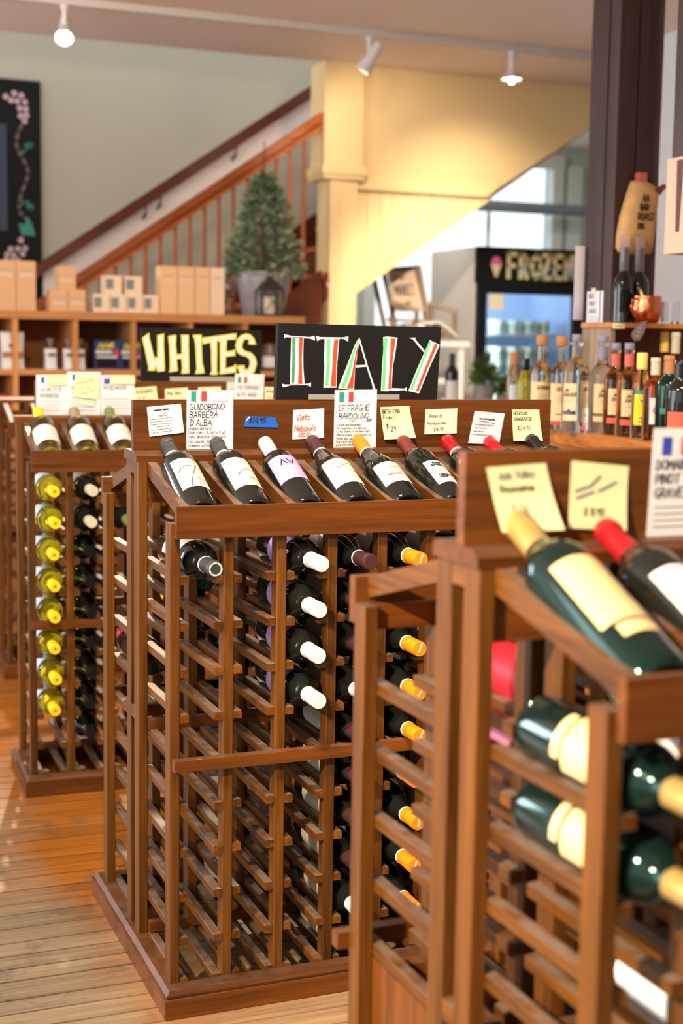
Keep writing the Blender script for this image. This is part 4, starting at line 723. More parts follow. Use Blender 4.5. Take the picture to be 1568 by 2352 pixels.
c7 = [('Masciarelli Montepulciano', 0.2, 0.24, 0.045, INKB, 0.0008), ([[(0.15, 0.29), (0.45, 0.31), (0.75, 0.34)]], 0, 0, 0, INKB, 0.001), ('From: Montepulciano d Abruzzo, Italy', 0.1, 0.42, 0.036, INKG, 0.0006), ('Varietal: Montepulciano', 0.1, 0.52, 0.036, INKG, 0.0006), ('Winery: Masciarelli', 0.1, 0.63, 0.036, INKG, 0.0006), ('Pair: Roasted meats, pasta, and pizza', 0.1, 0.73, 0.036, INKG, 0.0006)]
card(RI, [(0.8207, 1.1789), (0.8991, 1.1727), (0.8842, 1.1008), (0.8049, 1.1047)], YH, PAPERG, 'tilted lilac printed sheet on the right part of the middle rack header', 'card', c7, 0.003, extra=[('price_sticker', PAPER, [(0.68, 0.84), (0.92, 0.84), (0.92, 0.97), (0.68, 0.97)])])
card(RI, [(0.9182, 1.1818), (0.99, 1.1816), (0.9961, 1.1088), (0.9218, 1.109)], YH, NOTE, 'yellow sticky note reading DELICIOUS SANGIOVESE 24.95', 'note', [('DELICIOUS !', 0.05, 0.17, 0.1, INKB, 0.0013), ('SANGIOVESE', 0.05, 0.35, 0.1, INKB, 0.0013), ('$24.95', 0.16, 0.66, 0.14, INKB, 0.0013)], 0.008, 'sticky_note')
# nearest rack
card(RF, [(0.0465, 1.1865), (0.1245, 1.1903), (0.1427, 1.1137), (0.0658, 1.1126)], YH, NOTE, 'large blurred yellow sticky note at the left end of the nearest rack header', 'note', [('Jade Valley', 0.14, 0.2, 0.12, INKG, 0.0014), ('Roussanne', 0.14, 0.4, 0.12, INKB, 0.0014), ('$ 36', 0.25, 0.72, 0.13, INKG, 0.0014)], 0.012, 'sticky_note')
card(RF, [(0.1593, 1.1926), (0.2387, 1.1845), (0.2348, 1.1083), (0.1559, 1.1138)], YH, NOTE, 'large blurred yellow sticky note with slanting writing, beside the flag card of the nearest rack', 'note', [([[(0.1, 0.45), (0.3, 0.37)], [(0.34, 0.36), (0.5, 0.2)], [(0.12, 0.55), (0.4, 0.44)], [(0.5, 0.42), (0.78, 0.27)]], 0, 0, 0, INKG, 0.0035), ('$ 11.95', 0.25, 0.8, 0.11, INKB, 0.0014)], 0.005, 'sticky_note')
card(RF, [(0.2723, 1.2293), (0.3862, 1.2294), (0.3824, 1.0985), (0.2676, 1.0985)], YH, PAPER, 'blurred white card with French flag at the right edge on the nearest rack', 'card', [('DOMAINE', 0.06, 0.38, 0.09, INK, 0.0016), ('PINOT', 0.06, 0.51, 0.09, INK, 0.0016), ('GRAVES', 0.06, 0.64, 0.09, INK, 0.0016)]+[([[(0.07, 0.73+i*0.06), (0.9, 0.73+i*0.06)]], 0, 0, 0, INKG, 0.0012) for i in range(4)], 0.0, extra=flag(0.12, 0.08, 0.48, 0.25, FR3))
# whites rack
def winecard(q, y, label, l1, l2, fl, **k):
    return card(RWH, q, y, PAPER, label, 'card', [(l1, 0.12, 0.42, 0.1, INK, 0.0013), (l2, 0.12, 0.57, 0.1, INK, 0.0013)]+[([[(0.12, 0.66+i*0.075), (R_.uniform(0.7, 0.9), 0.66+i*0.075)]], 0, 0, 0, INKG, 0.0016) for i in range(4)], 0.0, extra=flag(0.16, 0.06, 0.45, 0.2, fl))
winecard([(0.0848, 1.2223), (0.1824, 1.2244), (0.1828, 1.0985), (0.0844, 1.0985)], YH, 'white card reading LA PETITE PERRIERE at the left end of the whites header', 'LA PETITE', 'PERRIERE', FR3)
winecard([(0.1791, 1.233), (0.2831, 1.232), (0.2825, 1.0985), (0.1812, 1.0985)], YH-0.0015, 'white card half covered by a big yellow note on the whites header', 'HENRI', 'SANCERRE', FR3)
card(RWH, [(0.2843, 1.223), (0.3898, 1.2239), (0.3885, 1.0985), (0.2842, 1.0985)], YH, PAPER, 'white card reading ROSEWOOD with a blue and red flag, third on the whites header', 'card', [('ROSEWOOD', 0.08, 0.36, 0.1, INK, 0.0013)]+[([[(0.08, 0.6+i*0.075), (R_.uniform(0.75, 0.95), 0.6+i*0.075)]], 0, 0, 0, INKG, 0.0016) for i in range(4)], 0.0, extra=[('flag_field', FBLUE, [(0.09, 0.08), (0.27, 0.08), (0.27, 0.22), (0.09, 0.22)]), ('flag_canton', FRED, [(0.1, 0.09), (0.2, 0.09), (0.2, 0.145), (0.1, 0.145)])])
nt = [([[(0.15, 0.35), (0.5, 0.3), (0.85, 0.32)], [(0.2, 0.65), (0.75, 0.6)]], 0, 0, 0, INKG, 0.0016)]
card(RWH, [(0.1195, 1.2226), (0.1775, 1.2231), (0.1775, 1.1923), (0.1192, 1.192)], YH-0.0032, NOTE, 'yellow strip note across the top of the PETITE PERRIERE card', 'note', nt[:0], 0.002, 'sticky_note')
card(RWH, [(0.1961, 1.1602), (0.2688, 1.1509), (0.2646, 1.1244), (0.1932, 1.1346)], YH-0.003, NOTEG, 'pale green note peeking out under the big yellow note of the whites header', 'note', (), 0.001, 'sticky_note')
card(RWH, [(0.204, 1.2274), (0.2765, 1.2185), (0.2694, 1.1483), (0.1968, 1.1569)], YH-0.0045, NOTE, 'big tilted yellow note covering the second card of the whites header', 'note', [([[(0.1, 0.42), (0.4, 0.33), (0.8, 0.14)], [(0.3, 0.62), (0.38, 0.56)], [(0.5, 0.58), (0.66, 0.54)], [(0.3, 0.85), (0.6, 0.74)], [(0.7, 0.7), (0.85, 0.62)]], 0, 0, 0, INKB, 0.0018)], 0.004, 'sticky_note')
card(RWH, [(0.3182, 1.2234), (0.3895, 1.2239), (0.3894, 1.1968), (0.3113, 1.1964)], YH-0.0015, NOTE, 'yellow strip note across the top of the ROSEWOOD card', 'note', (), 0.004, 'sticky_note')
for q, lb, tx in (([(0.3872, 1.1838), (0.459, 1.1896), (0.4664, 1.1216), (0.3858, 1.116)], 'yellow sticky note left of the others under the WHITES sign', ('ALBARINO', '$ 19')), ([(0.4868, 1.1807), (0.5606, 1.1864), (0.5635, 1.1135), (0.4888, 1.1079)], 'yellow sticky note under the letters H and I of the WHITES sign', ('Mac Bay', 'chard')), ([(0.5946, 1.1866), (0.669, 1.1893), (0.6707, 1.1164), (0.5962, 1.1135)], 'yellow sticky note just behind the top of the GUIDOBONO card', ('Soave', '$ 15')), ([(0.8156, 1.1893), (0.8779, 1.1876), (0.8786, 1.1209), (0.8146, 1.1237)], 'yellow sticky note right of the ALTO ADIGE card behind the ITALY sign', ('Arneis', '$ 21'))):
    card(RWH, q, YH, NOTE, lb, 'note', [(tx[0], 0.08, 0.28, 0.16, INKB, 0.0013), (tx[1], 0.2, 0.6, 0.15, INKB, 0.0013)], 0.004, 'sticky_note')
card(RWH, [(0.6887, 1.2066), (0.7456, 1.2051), (0.746, 1.1319), (0.6894, 1.1318)], YH, NOTEG, 'pale green note partly behind the ALTO ADIGE card', 'note', nt, 0.003, 'sticky_note')
card(RWH, [(0.7155, 1.2316), (0.8133, 1.2296), (0.8073, 1.0998), (0.711, 1.1027)], YH-0.003, PAPER, 'white card with Italian flag reading COLTERENZIO ALTO ADIGE', 'card', [('COLTERENZIO', 0.08, 0.38, 0.085, INK, 0.0013), ('ALTO ADIGE', 0.08, 0.56, 0.085, INK, 0.0013), (box_(0.6, 0.08, 0.92, 0.23), 0, 0, 0, INKG, 0.0005)], 0.0, extra=flag(0.1, 0.08, 0.42, 0.23, IT3))

# ------------------------------------------------------------------ cubby shelf in front of the stairs and what stands on it
def shelf():
    s = empty('cubby_shelf', (1.2, 7.2, 0)); tag(s, 'long light wood cubby shelf in front of the staircase', 'shelf')
    X0, X1, Y0, Y1 = -0.35, 2.57, 7.0, 7.4; o = (-1.2, -7.2, 0)
    def b(name, a, c, m): q = MB().box(a, c).obj(name, m, s); q.location = o
    b('top_board', (X0, Y0-0.012, 1.436), (X1, Y1, 1.475), SHW[0])
    for z in (1.164, 0.894, 0.624, 0.354, 0.06): b('shelf_board', (X0, Y0, z), (X1-0.005, Y1-0.012, z+0.028), SHW[0])
    for i in range(11):
        x = 2.553-0.292*i; b('divider', (x-0.026 if i else X1-0.026, Y0-0.004, 0), (x if i else X1, Y1-0.012, 1.436), SHW[2])
    b('back_panel', (X0, Y1-0.012, 0), (X1, Y1, 1.436), wood('shelf_back_wood', srgb(120, 76, 36), srgb(150, 98, 52), 2, 0.6, grain=40))
shelf()
ST = 1.475
def carton(x0, x1, h, z0, y0, label, group, cat='box', printed=True, m=None, mug=None):
    o = MB().box((0, 0, 0), (x1-x0, 0.09, h)).obj('gift_box', m or CARD, None, (x0, y0, z0)); tag(o, label, cat, group)
    w_ = x1-x0
    if printed:
        q = MB(); S = lambda u, v: (u, -0.0006, v)
        for k in range(3): ribbon(q, [(w_*0.22, h-0.06+(0.012 if k == 0 else -0.006*k)), (w_*0.8, h-0.06+(0.012 if k == 0 else -0.006*k))], 0.004, S)
        q.add([S(w_*0.2, h-0.055), S(w_*0.8, h-0.055), S(w_*0.8, h-0.047), S(w_*0.2, h-0.047)], [(0, 1, 2, 3)]); q.obj('printed_label', CARDW, o)
    if mug:
        q = MB().prism([(w_*0.08, h*0.28), (w_*0.5, h*0.28), (w_*0.52, h*0.82), (w_*0.06, h*0.82)], -0.002, 0.0, mug); q.obj('window_cutout', None, o)
    return o
CARD2 = mat('pale_cardboard', srgb(232, 206, 176), 0.75); MUG = mat('mug_print', srgb(120, 128, 124), 0.4)
g = 'tall gift boxes on the shelf'
carton(0.905, 1.0, 0.24, ST, 7.05, 'tall brown gift box at the left edge of the photo, outer of two', g); carton(1.003, 1.094, 0.24, ST, 7.05, 'tall brown gift box, inner left one of the pair at the photo edge', g); carton(1.097, 1.19, 0.24, ST, 7.05, 'tall brown gift box, right one of the pair on the shelf left end', g)
g = 'small brown gift boxes stacked on the shelf'
carton(1.258, 1.346, 0.11, ST, 7.06, 'small brown gift box, lower left of the stack of three', g); carton(1.349, 1.437, 0.11, ST, 7.06, 'small brown gift box, lower right of the stack of three', g); carton(1.3, 1.388, 0.112, ST+0.11, 7.06, 'small brown gift box on top of the other two', g)
g = 'candle boxes on the shelf'
for x0, x1, z, lb in ((1.474, 1.556, 0, 'first from the left in the lower row'), (1.56, 1.642, 0, 'second from the left in the lower row'), (1.646, 1.725, 0, 'third from the left in the lower row'), (1.729, 1.808, 0, 'right end of the lower row'), (1.532, 1.618, 1, 'left one on top'), (1.634, 1.722, 1, 'right one on top')):
    carton(x0, x1, 0.092, ST+z*0.092, 7.06, 'small pale box with grey mug picture, '+lb, g, printed=False, m=CARD2, mug=MUG)
g = 'tan gift boxes beside the wine glass'
for i, (a, b) in enumerate(((1.815, 1.904), (1.908, 1.994), (1.998, 2.076), (2.08, 2.154))):
    carton(a, b, 0.24, ST, 7.06, 'tall tan gift box, %s of four beside the wine glass' % ('first', 'second', 'third', 'last and palest')[i], g, m=CARD2 if i == 3 else mat('tan_cardboard_%d' % i, srgb(226, 184, 138), 0.75))
gl = MB().lathe([(0, 0.0), (0.03, 0.0), (0.031, 0.002), (0.006, 0.008), (0.004, 0.03), (0.004, 0.075), (0.012, 0.085), (0.028, 0.105), (0.034, 0.13), (0.0335, 0.155), (0.028, 0.2), (0.0272, 0.2), (0.0325, 0.155), (0.033, 0.13), (0.027, 0.107), (0.012, 0.089), (0, 0.085)], 28).obj('wine_glass', GTHIN, None, (2.186, 7.09, ST), True)
tag(gl, 'clear stemmed wine glass standing on the shelf left of the potted tree', 'wine glass')
def needle_plant(o, name, m, pts, ln, wd, per, seed):
    """needle sprays: (position, direction) pairs, each a tuft of thin leaves"""
    r = random.Random(seed); mb = MB()
    for p, d in pts:
        p = Vector(p); d = Vector(d).normalized(); s = d.orthogonal().normalized(); t = d.cross(s)
        for k in range(per):
            a = r.uniform(0, 6.28); sp = r.uniform(0.35, 0.95); e = (d+(s*math.cos(a)+t*math.sin(a))*sp).normalized(); l = ln*r.uniform(0.6, 1.1)
            q = e.orthogonal().normalized()*wd; b0 = p+d*r.uniform(-0.3, 0.6)*ln
            mb.add([b0-q*0.4, b0+e*l*0.5-q, b0+e*l, b0+e*l*0.5+q], [(0, 1, 2, 3)])
    return mb.obj(name, m, o)
def pine():
    b = MB().lathe([(0, 0.0), (0.106, 0.0), (0.109, 0.004), (0.148, 0.222), (0.155, 0.226), (0.155, 0.234), (0.146, 0.234), (0.142, 0.2), (0, 0.2)], 32).obj('tree_pot', GALV, None, (2.43, 7.262, ST), True)
    tag(b, 'small pine tree in a tapered galvanised pot on the shelf', 'potted tree')
    MB().lathe([(0.012, 0.0), (0.008, 0.45), (0.003, 0.72)], 8).obj('trunk', STD, b, (0, 0, 0.2)); MB().lathe([(0.143, 0.196), (0, 0.21)], 20).obj('soil', mat('soil', srgb(50, 38, 28), 0.9), b)
    r = random.Random(5); G = [mat('pine_needles', srgb(112, 134, 104), 0.6, var=0.35, vs=25), mat('pine_needles_tip', srgb(168, 182, 146), 0.6, var=0.2, vs=25)]
    p0, p1 = [], []
    for i in range(520):
        t = (i/520)**1.25; z = 0.24+0.5*t; R0 = 0.185*(1-t)**0.75+0.012; a = i*2.4; rr = R0*math.sqrt(r.uniform(0.1, 1.0))*(1.15 if r.random() < 0.15 else 1)
        p = (rr*math.cos(a), rr*math.sin(a), z+r.uniform(-0.02, 0.02)-rr*0.1); (p1 if r.random() < 0.3 else p0).append((p, (math.cos(a), math.sin(a), r.uniform(-0.2, 0.5))))
    needle_plant(b, 'needles', G[0], p0, 0.048, 0.005, 14, 3); needle_plant(b, 'needles', G[1], p1, 0.045, 0.005, 12, 4)
pine()
def lantern():
    o = empty('lantern', (2.393, 7.045, ST)); tag(o, 'dark metal lantern with crossed bars in front of the galvanised pot', 'lantern'); w_ = 0.058
    MB().box((-0.062, -0.058, 0), (0.062, 0.058, 0.012)).obj('base', DARKM, o); MB().lathe([(0.078, 0.135), (0.075, 0.145), (0.05, 0.172), (0.026, 0.185), (0.022, 0.2), (0.014, 0.205), (0, 0.208)], 4).obj('roof', DARKM, o).rotation_euler = (0, 0, math.pi/4)
    for x in (-w_, w_):
        for y in (-0.054, 0.054): MB().box((x-0.004, y-0.004, 0.012), (x+0.004, y+0.004, 0.14)).obj('corner_bar', DARKM, o)
    for y in (-0.054, 0.054):
        for s in (1, -1): MB().beam((-w_*s, y, 0.012), (w_*s, y, 0.138), 0.004, 0.004, (0, 1, 0)).obj('cross_bar', DARKM, o)
    MB().lathe([(0.03, 0.012), (0.03, 0.1), (0, 0.1)], 16).obj('candle', mat('candle_wax', srgb(216, 204, 180), 0.6), o); q = MB().tube(arc3((0, 0, 0.215), 0.014), 0.0025, 6).obj('ring', DARKM, o)
def arc3(c, r, n=14): return [(c[0]+r*math.cos(6.283*i/n), c[1], c[2]+r*math.sin(6.283*i/n)) for i in range(n+1)]
lantern()
def pouch(x0, x1, h, z0, y0, label, group, bands, tie=None, m=PAPER, cat='pouch'):
    w_, c = x1-x0, (x0+x1)/2; mb = MB(); n = 8; rows = 9; vs = []
    for j in range(rows+1):
        v = j/rows; th = 0.038*(1-v)**0.5*(1-0.2*v)+0.002; ww = w_/2*(1-0.06*math.sin(v*3.1))
        for k in range(2*n):
            a = math.pi*2*k/(2*n); vs.append((ww*max(-1, min(1, 1.25*math.cos(a))), th*max(-1, min(1, 1.2*math.sin(a))), v*h))
    fs = [(j*2*n+k, j*2*n+(k+1) % (2*n), (j+1)*2*n+(k+1) % (2*n), (j+1)*2*n+k) for j in range(rows) for k in range(2*n)]+[tuple(range(2*n-1, -1, -1)), tuple(rows*2*n+k for k in range(2*n))]
    o = mb.add(vs, fs).obj('gift_pouch', m, None, (c, y0, z0), True); tag(o, label, cat, group)
    for a, b, mm, wf in bands:
        MB().box((-w_/2*wf, -0.041, a*h), (w_/2*wf, -0.0395+0.004, b*h)).obj('printed_label', mm, o)
    if tie:
        MB().lathe([(0.004, 0), (0.008, 0.015), (0.02, 0.05), (0.0, 0.03)], 9).obj('gathered_top', tie, o, (0, 0, h))
    return o
CELLO = mat('cellophane', srgb(190, 170, 160), 0.15, trans=0.6, ior=1.2); LBR = mat('label_brown', srgb(170, 110, 62), 0.6); LDK = mat('label_plum', srgb(70, 46, 56), 0.6)
pouch(1.015, 1.132, 0.178, 1.192, 7.06, 'white pouch with brown label band in the left cubby', None, ((0.32, 0.46, LBR, 0.86), (0.58, 0.68, LDK, 0.3)))
MB_ = [(0.66, 0.78, LDK, 0.6)]
pouch(1.23, 1.29, 0.1, 1.192, 7.06, 'small white sachet with gathered top, standing apart on the left', 'sachets in the second cubby', MB_, CELLO); pouch(1.322, 1.374, 0.1, 1.192, 7.06, 'small white sachet, left one of the touching pair', 'sachets in the second cubby', MB_, CELLO); pouch(1.377, 1.43, 0.1, 1.192, 7.06, 'small white sachet, right one of the touching pair', 'sachets in the second cubby', MB_, CELLO)
NAVY = mat('navy_pack', srgb(34, 52, 98), 0.35)
for x0, x1, lb in ((1.476, 1.602, 'left'), (1.606, 1.722, 'right')):
    o = MB().box((0, 0, 0), (x1-x0, 0.16, 0.145)).obj('blue_pack', NAVY, None, (x0, 7.04, 1.192)); tag(o, 'navy blue pack with yellow lettering in the third cubby, %s of two' % lb, 'pack', 'navy packs in the third cubby')
    S = lambda u, v: (u, -0.0008, v); q = MB()
    for pl in strokes('AMNI', 0.018, 0.106, 0.027, wx=1.25): ribbon(q, pl, 0.0075, S)
    q.obj('lettering', CHY, o); w_ = x1-x0
    q = MB(); q.add([S(0.005, 0.078), S(w_*0.7, 0.078), S(w_*0.7, 0.096), S(0.005, 0.096)], [(0, 1, 2, 3)], CHP); q.add([S(w_*0.72, 0.07), S(w_*0.98, 0.07), S(w_*0.9, 0.11)], [(0, 1, 2)], FRED); q.add([S(0.01, 0.058), S(w_*0.9, 0.058), S(w_*0.9, 0.068), S(0.01, 0.068)], [(0, 1, 2, 3)], PAPERG); q.add([S(0.01, 0.012), S(w_*0.9, 0.012), S(w_*0.9, 0.05), S(0.01, 0.05)], [(0, 1, 2, 3)], BLACKB); q.obj('pack_print', None, o)
j = MB().lathe([(0, 0.0), (0.045, 0.0), (0.05, 0.006), (0.05, 0.1), (0.038, 0.12), (0.036, 0.138), (0, 0.14)], 24).obj('storage_jar', mat('jar_contents', srgb(110, 84, 70), 0.15, var=0.3, vs=60), None, (2.415, 7.1, 1.192), True); tag(j, 'glass jar with pale label in the cubby between the WHITES and ITALY signs', 'jar')
link('label', label_mesh(('jar',), 0.05, 0.02, 0.075, 1.1, PAPER), j)
o = MB().box((0, 0, 0), (0.09, 0.14, 0.145)).obj('red_packet', mat('red_packet', srgb(190, 30, 44), 0.4), None, (0.985, 7.06, 0.922)); tag(o, 'red packet low on the shelf at the left edge of the photo', 'packet'); MB().box((0.006, -0.002, 0.02), (0.084, 0.0, 0.09)).obj('printed_label', LPINK, o)

# ------------------------------------------------------------------ ceiling track and its lamps
TR = MB().box((-2.0, 7.09, CZ-0.035), (4.36, 7.13, CZ)).obj('ceiling_track', mat('track_white', srgb(200, 192, 184), 0.4)); tag(TR, 'long pale lighting track fixed along the ceiling', 'lighting track')
LW = mat('lamp_white', srgb(214, 208, 204), 0.35); BULB = mat('bulb_glow', (1, 0.9, 0.75, 1), 0.4, emit=(1, 0.86, 0.66, 1), es=60)
def head_lamp(x, label, tgt, energy, soft=0.04, size=1.2, color=WARM, lit=True, aim=None):
    o = empty('track_lamp', (x, 7.11, CZ-0.035)); tag(o, label, 'track lamp', 'lamps on the ceiling track')
    MB().lathe([(0.02, -0.02), (0.02, 0.0)], 16).obj('adapter', LW, o); MB().lathe([(0.013, -0.12), (0.013, -0.02)], 12).obj('stem', LW, o)
    p = Vector((0, 0, -0.12)); d = (Vector(tgt)-Vector((x, 7.11, CZ-0.155))).normalized(); h = MB()
    h.lathe([(0, -0.1), (0.024, -0.1), (0.028, -0.09), (0.03, 0.0), (0.045, 0.06), (0.046, 0.065), (0.04, 0.065), (0.02, 0.01), (0, 0.01)], 24)
    hd = h.obj('lamp_head', LW, o, p, True); hd.rotation_euler = d.to_track_quat('Z', 'Y').to_euler()
    MB().lathe([(0, 0.052), (0.02, 0.058), (0.032, 0.056), (0.037, 0.045), (0, 0.045)], 20).obj('bulb', BULB if lit else LW, hd)
    wp = Vector((x, 7.11, CZ-0.155))+d*0.085
    lamp('track_lamp_light', 'SPOT', wp, aim or tgt, energy, color, spot_size=size, spot_blend=0.6, shadow_soft_size=soft)
head_lamp(1.352, 'brightly lit lamp on the ceiling track at upper left', (0.55, 4.2, 0.0), 330, 0.03, 1.5)
head_lamp(2.96, 'white angled lamp on the ceiling track in front of the yellow column', (2.45, 7.5, 1.9), 20, lit=False, aim=(3.45, 8.0, 2.1), size=1.9)
def bell_lamp(x):
    o = empty('track_lamp', (x, 7.11, CZ-0.035)); tag(o, 'white bell shaped lamp hanging straight down with wire guard before the yellow wall', 'track lamp', 'lamps on the ceiling track')
    MB().lathe([(0.022, -0.015), (0.022, 0.0)], 16).obj('adapter', LW, o); MB().lathe([(0.02, -0.1), (0.02, -0.015)], 16).obj('stem', LW, o, smooth=True)
    MB().lathe([(0.022, -0.098), (0.03, -0.115), (0.05, -0.14), (0.058, -0.148), (0.055, -0.15), (0.03, -0.13), (0, -0.11)], 28).obj('shade', LW, o, smooth=True)
    MB().lathe([(0, -0.172), (0.01, -0.17), (0.014, -0.163), (0.013, -0.155), (0.01, -0.14), (0, -0.135)], 16).obj('bulb', BULB, o, smooth=True)
    for s in (-1, 1): MB().tube([(0.02*s, 0, -0.03), (0.056*s, 0, -0.035), (0.06*s, 0, -0.1), (0.058*s, 0, -0.146)], 0.0025, 6).obj('guard_wire', METAL, o)
    lamp('track_lamp_light', 'SPOT', (x-0.02, 7.16, CZ-0.23), (x+0.25, 8.02, 1.75), 36, (1, 0.84, 0.62), spot_size=1.75, spot_blend=1.0, shadow_soft_size=0.05)
bell_lamp(3.81)

# ------------------------------------------------------------------ freezer, chair and things beyond the bar
def freezer():
    X0, X1, Y0, Y1, H = 4.603, 5.48, 9.0, 9.78, 2.041
    f = empty('display_freezer', (5.04, 9.4, 0)); tag(f, 'upright glass door freezer with black FROZEN header under the stairs', 'freezer'); o = (-5.04, -9.4, 0)
    side = mat('freezer_side', srgb(222, 212, 202), 0.45); ins = mat('freezer_inside', srgb(186, 205, 232), 0.4)
    def b(name, m, *bx, par=f):
        q = MB()
        for a, c in bx: q.box(a, c)
        r = q.obj(name, m, par); r.location = o if par is f else (0, 0, 0); return r
    b('cabinet', side, ((X0, Y0+0.06, 0), (X0+0.04, Y1, H)), ((X1-0.04, Y0+0.06, 0), (X1, Y1, H)), ((X0+0.04, Y1-0.04, 0), (X1-0.04, Y1, H)), ((X0+0.04, Y0+0.06, H-0.04), (X1-0.04, Y1-0.04, H)), ((X0+0.04, Y0+0.06, 0), (X1-0.04, Y1-0.04, 0.12)))
    b('liner', ins, ((X0+0.041, Y1-0.05, 0.12), (X1-0.041, Y1-0.041, H-0.04)), ((X0+0.041, Y0+0.07, 0.12), (X0+0.05, Y1-0.05, H-0.04)), ((X1-0.05, Y0+0.07, 0.12), (X1-0.041, Y1-0.05, H-0.04)))
    b('front_edge', WHITE, ((X0-0.002, Y0+0.045, 0), (X0+0.03, Y0+0.06, 1.77)))
    hp = b('header_panel', BLACKB, ((X0, Y0, 1.79), (X1, Y0+0.06, H)))
    b('door_frame', BLACKP, ((X0+0.004, Y0, 0.12), (X0+0.075, Y0+0.045, 1.775)), ((X1-0.1, Y0, 0.12), (X1-0.004, Y0+0.045, 1.775)), ((X0+0.075, Y0, 1.715), (X1-0.1, Y0+0.045, 1.775)), ((X0+0.075, Y0, 0.12), (X1-0.1, Y0+0.045, 0.2)))
    b('glass_door', PANE, ((X0+0.075, Y0+0.02, 0.2), (X1-0.1, Y0+0.024, 1.715)))
    b('hinge_bar', BLACKP, ((X0, Y0-0.01, 1.775), (X1, Y0+0.04, 1.79)))
    b('kick_plate', BLACKP, ((X0+0.01, Y0+0.02, 0.0), (X1-0.01, Y0+0.06, 0.12)))
    S = lambda u, v: (u, Y0-0.0015, v); S2 = lambda u, v: (u, Y0-0.003, v)
    for nm, wd, m, SS in (('lettering_outline', 0.034, CHY, S), ('lettering', 0.022, CARDW, S2)):
        q = MB(); x = 4.84
        for i, ch in enumerate('FROZEN'):
            for pl in strokes(ch, x+(0.005 if i else 0), 1.836, 0.158, wx=0.66 if ch != 'O' else 0.72): ribbon(q, pl, wd, SS)
            x += 0.092
        r = q.obj(nm, m, f); r.location = o
    q = MB(); x = 4.84; S3 = lambda u, v: (u, Y0-0.004, v)
    for i, ch in enumerate('FROZEN'):
        for pl in strokes(ch, x+(0.005 if i else 0), 1.836, 0.158, wx=0.66 if ch != 'O' else 0.72):
            for (ax, ay), (bx, by) in zip(pl, pl[1:]):
                if min(ay, by) < 1.9: ribbon(q, [(ax, min(ay, 1.91)), (bx, min(by, 1.91))], 0.011, S3)
        x += 0.092
    r = q.obj('lettering_shade', CHB, f); r.location = o
    q = MB(); q.add([S(4.741+0.043*math.cos(a*math.pi/10), 1.918+0.058*math.sin(a*math.pi/10)) for a in range(11)], [tuple(range(11))], mat('chalk_hot_pink', srgb(222, 100, 150), 0.8)); q.add([S(4.698, 1.92), S(4.784, 1.92), S(4.75, 1.832), S(4.735, 1.832)], [(0, 1, 2, 3)], mat('chalk_cone', srgb(226, 204, 160), 0.8)); r = q.obj('ice_cream_drawing', None, f); r.location = o
    st = b('paper_notice', CREAM, ((4.69, Y0-0.002, 1.6), (4.805, Y0, 1.712)))
    for z in (0.5, 0.82, 1.14, 1.435): b('wire_shelf', WHITE, ((X0+0.05, Y0+0.1, z-0.014), (X1-0.05, Y1-0.06, z)))
    l = b('lamp_tube', mat('freezer_lamp', (0.8, 0.9, 1, 1), 0.4, emit=(0.78, 0.89, 1, 1), es=1.2), ((X0+0.05, Y0+0.05, 0.3), (X0+0.062, Y0+0.062, 1.69)), ((X0+0.1, Y0+0.065, 1.96), (X1-0.1, Y0+0.08, 1.975)))
    lamp('freezer_light', 'AREA', (4.69, Y0+0.11, 1.0), (5.05, Y0+0.5, 1.0), 28, (0.72, 0.86, 1.0), shape='RECTANGLE', size=1.4, size_y=0.05).rotation_euler.rotate_axis('Z', math.pi/2)
    tub = MB().lathe([(0, 0), (0.046, 0), (0.05, 0.004), (0.055, 0.085), (0.058, 0.087), (0.058, 0.1), (0, 0.102)], 18).mesh('ice_cream_tub', [mat('tub_paper', srgb(226, 232, 226), 0.5)], True); bd = label_mesh(('tub',), 0.0535, 0.02, 0.07, 1.4, mat('tub_print', srgb(150, 170, 140), 0.5))
    names = ('far left', 'left', 'middle', 'right', 'far right')
    for z, rn in ((1.435, 'top shelf'), (1.14, 'second shelf'), (0.82, 'third shelf')):
        for lay in range(2 if z < 1.4 else 1):
            for i in range(5):
                if z > 1.4 and i == 0: continue
                t = link('ice_cream_tub', tub, None, (4.73+i*0.128, 9.2, z+lay*0.102)); tag(t, 'pale ice cream tub in the freezer, %s, %s%s' % (rn, names[i], ', upper layer' if lay else ''), 'tub', 'ice cream tubs in the freezer'); link('printed_band', bd, t)
freezer()
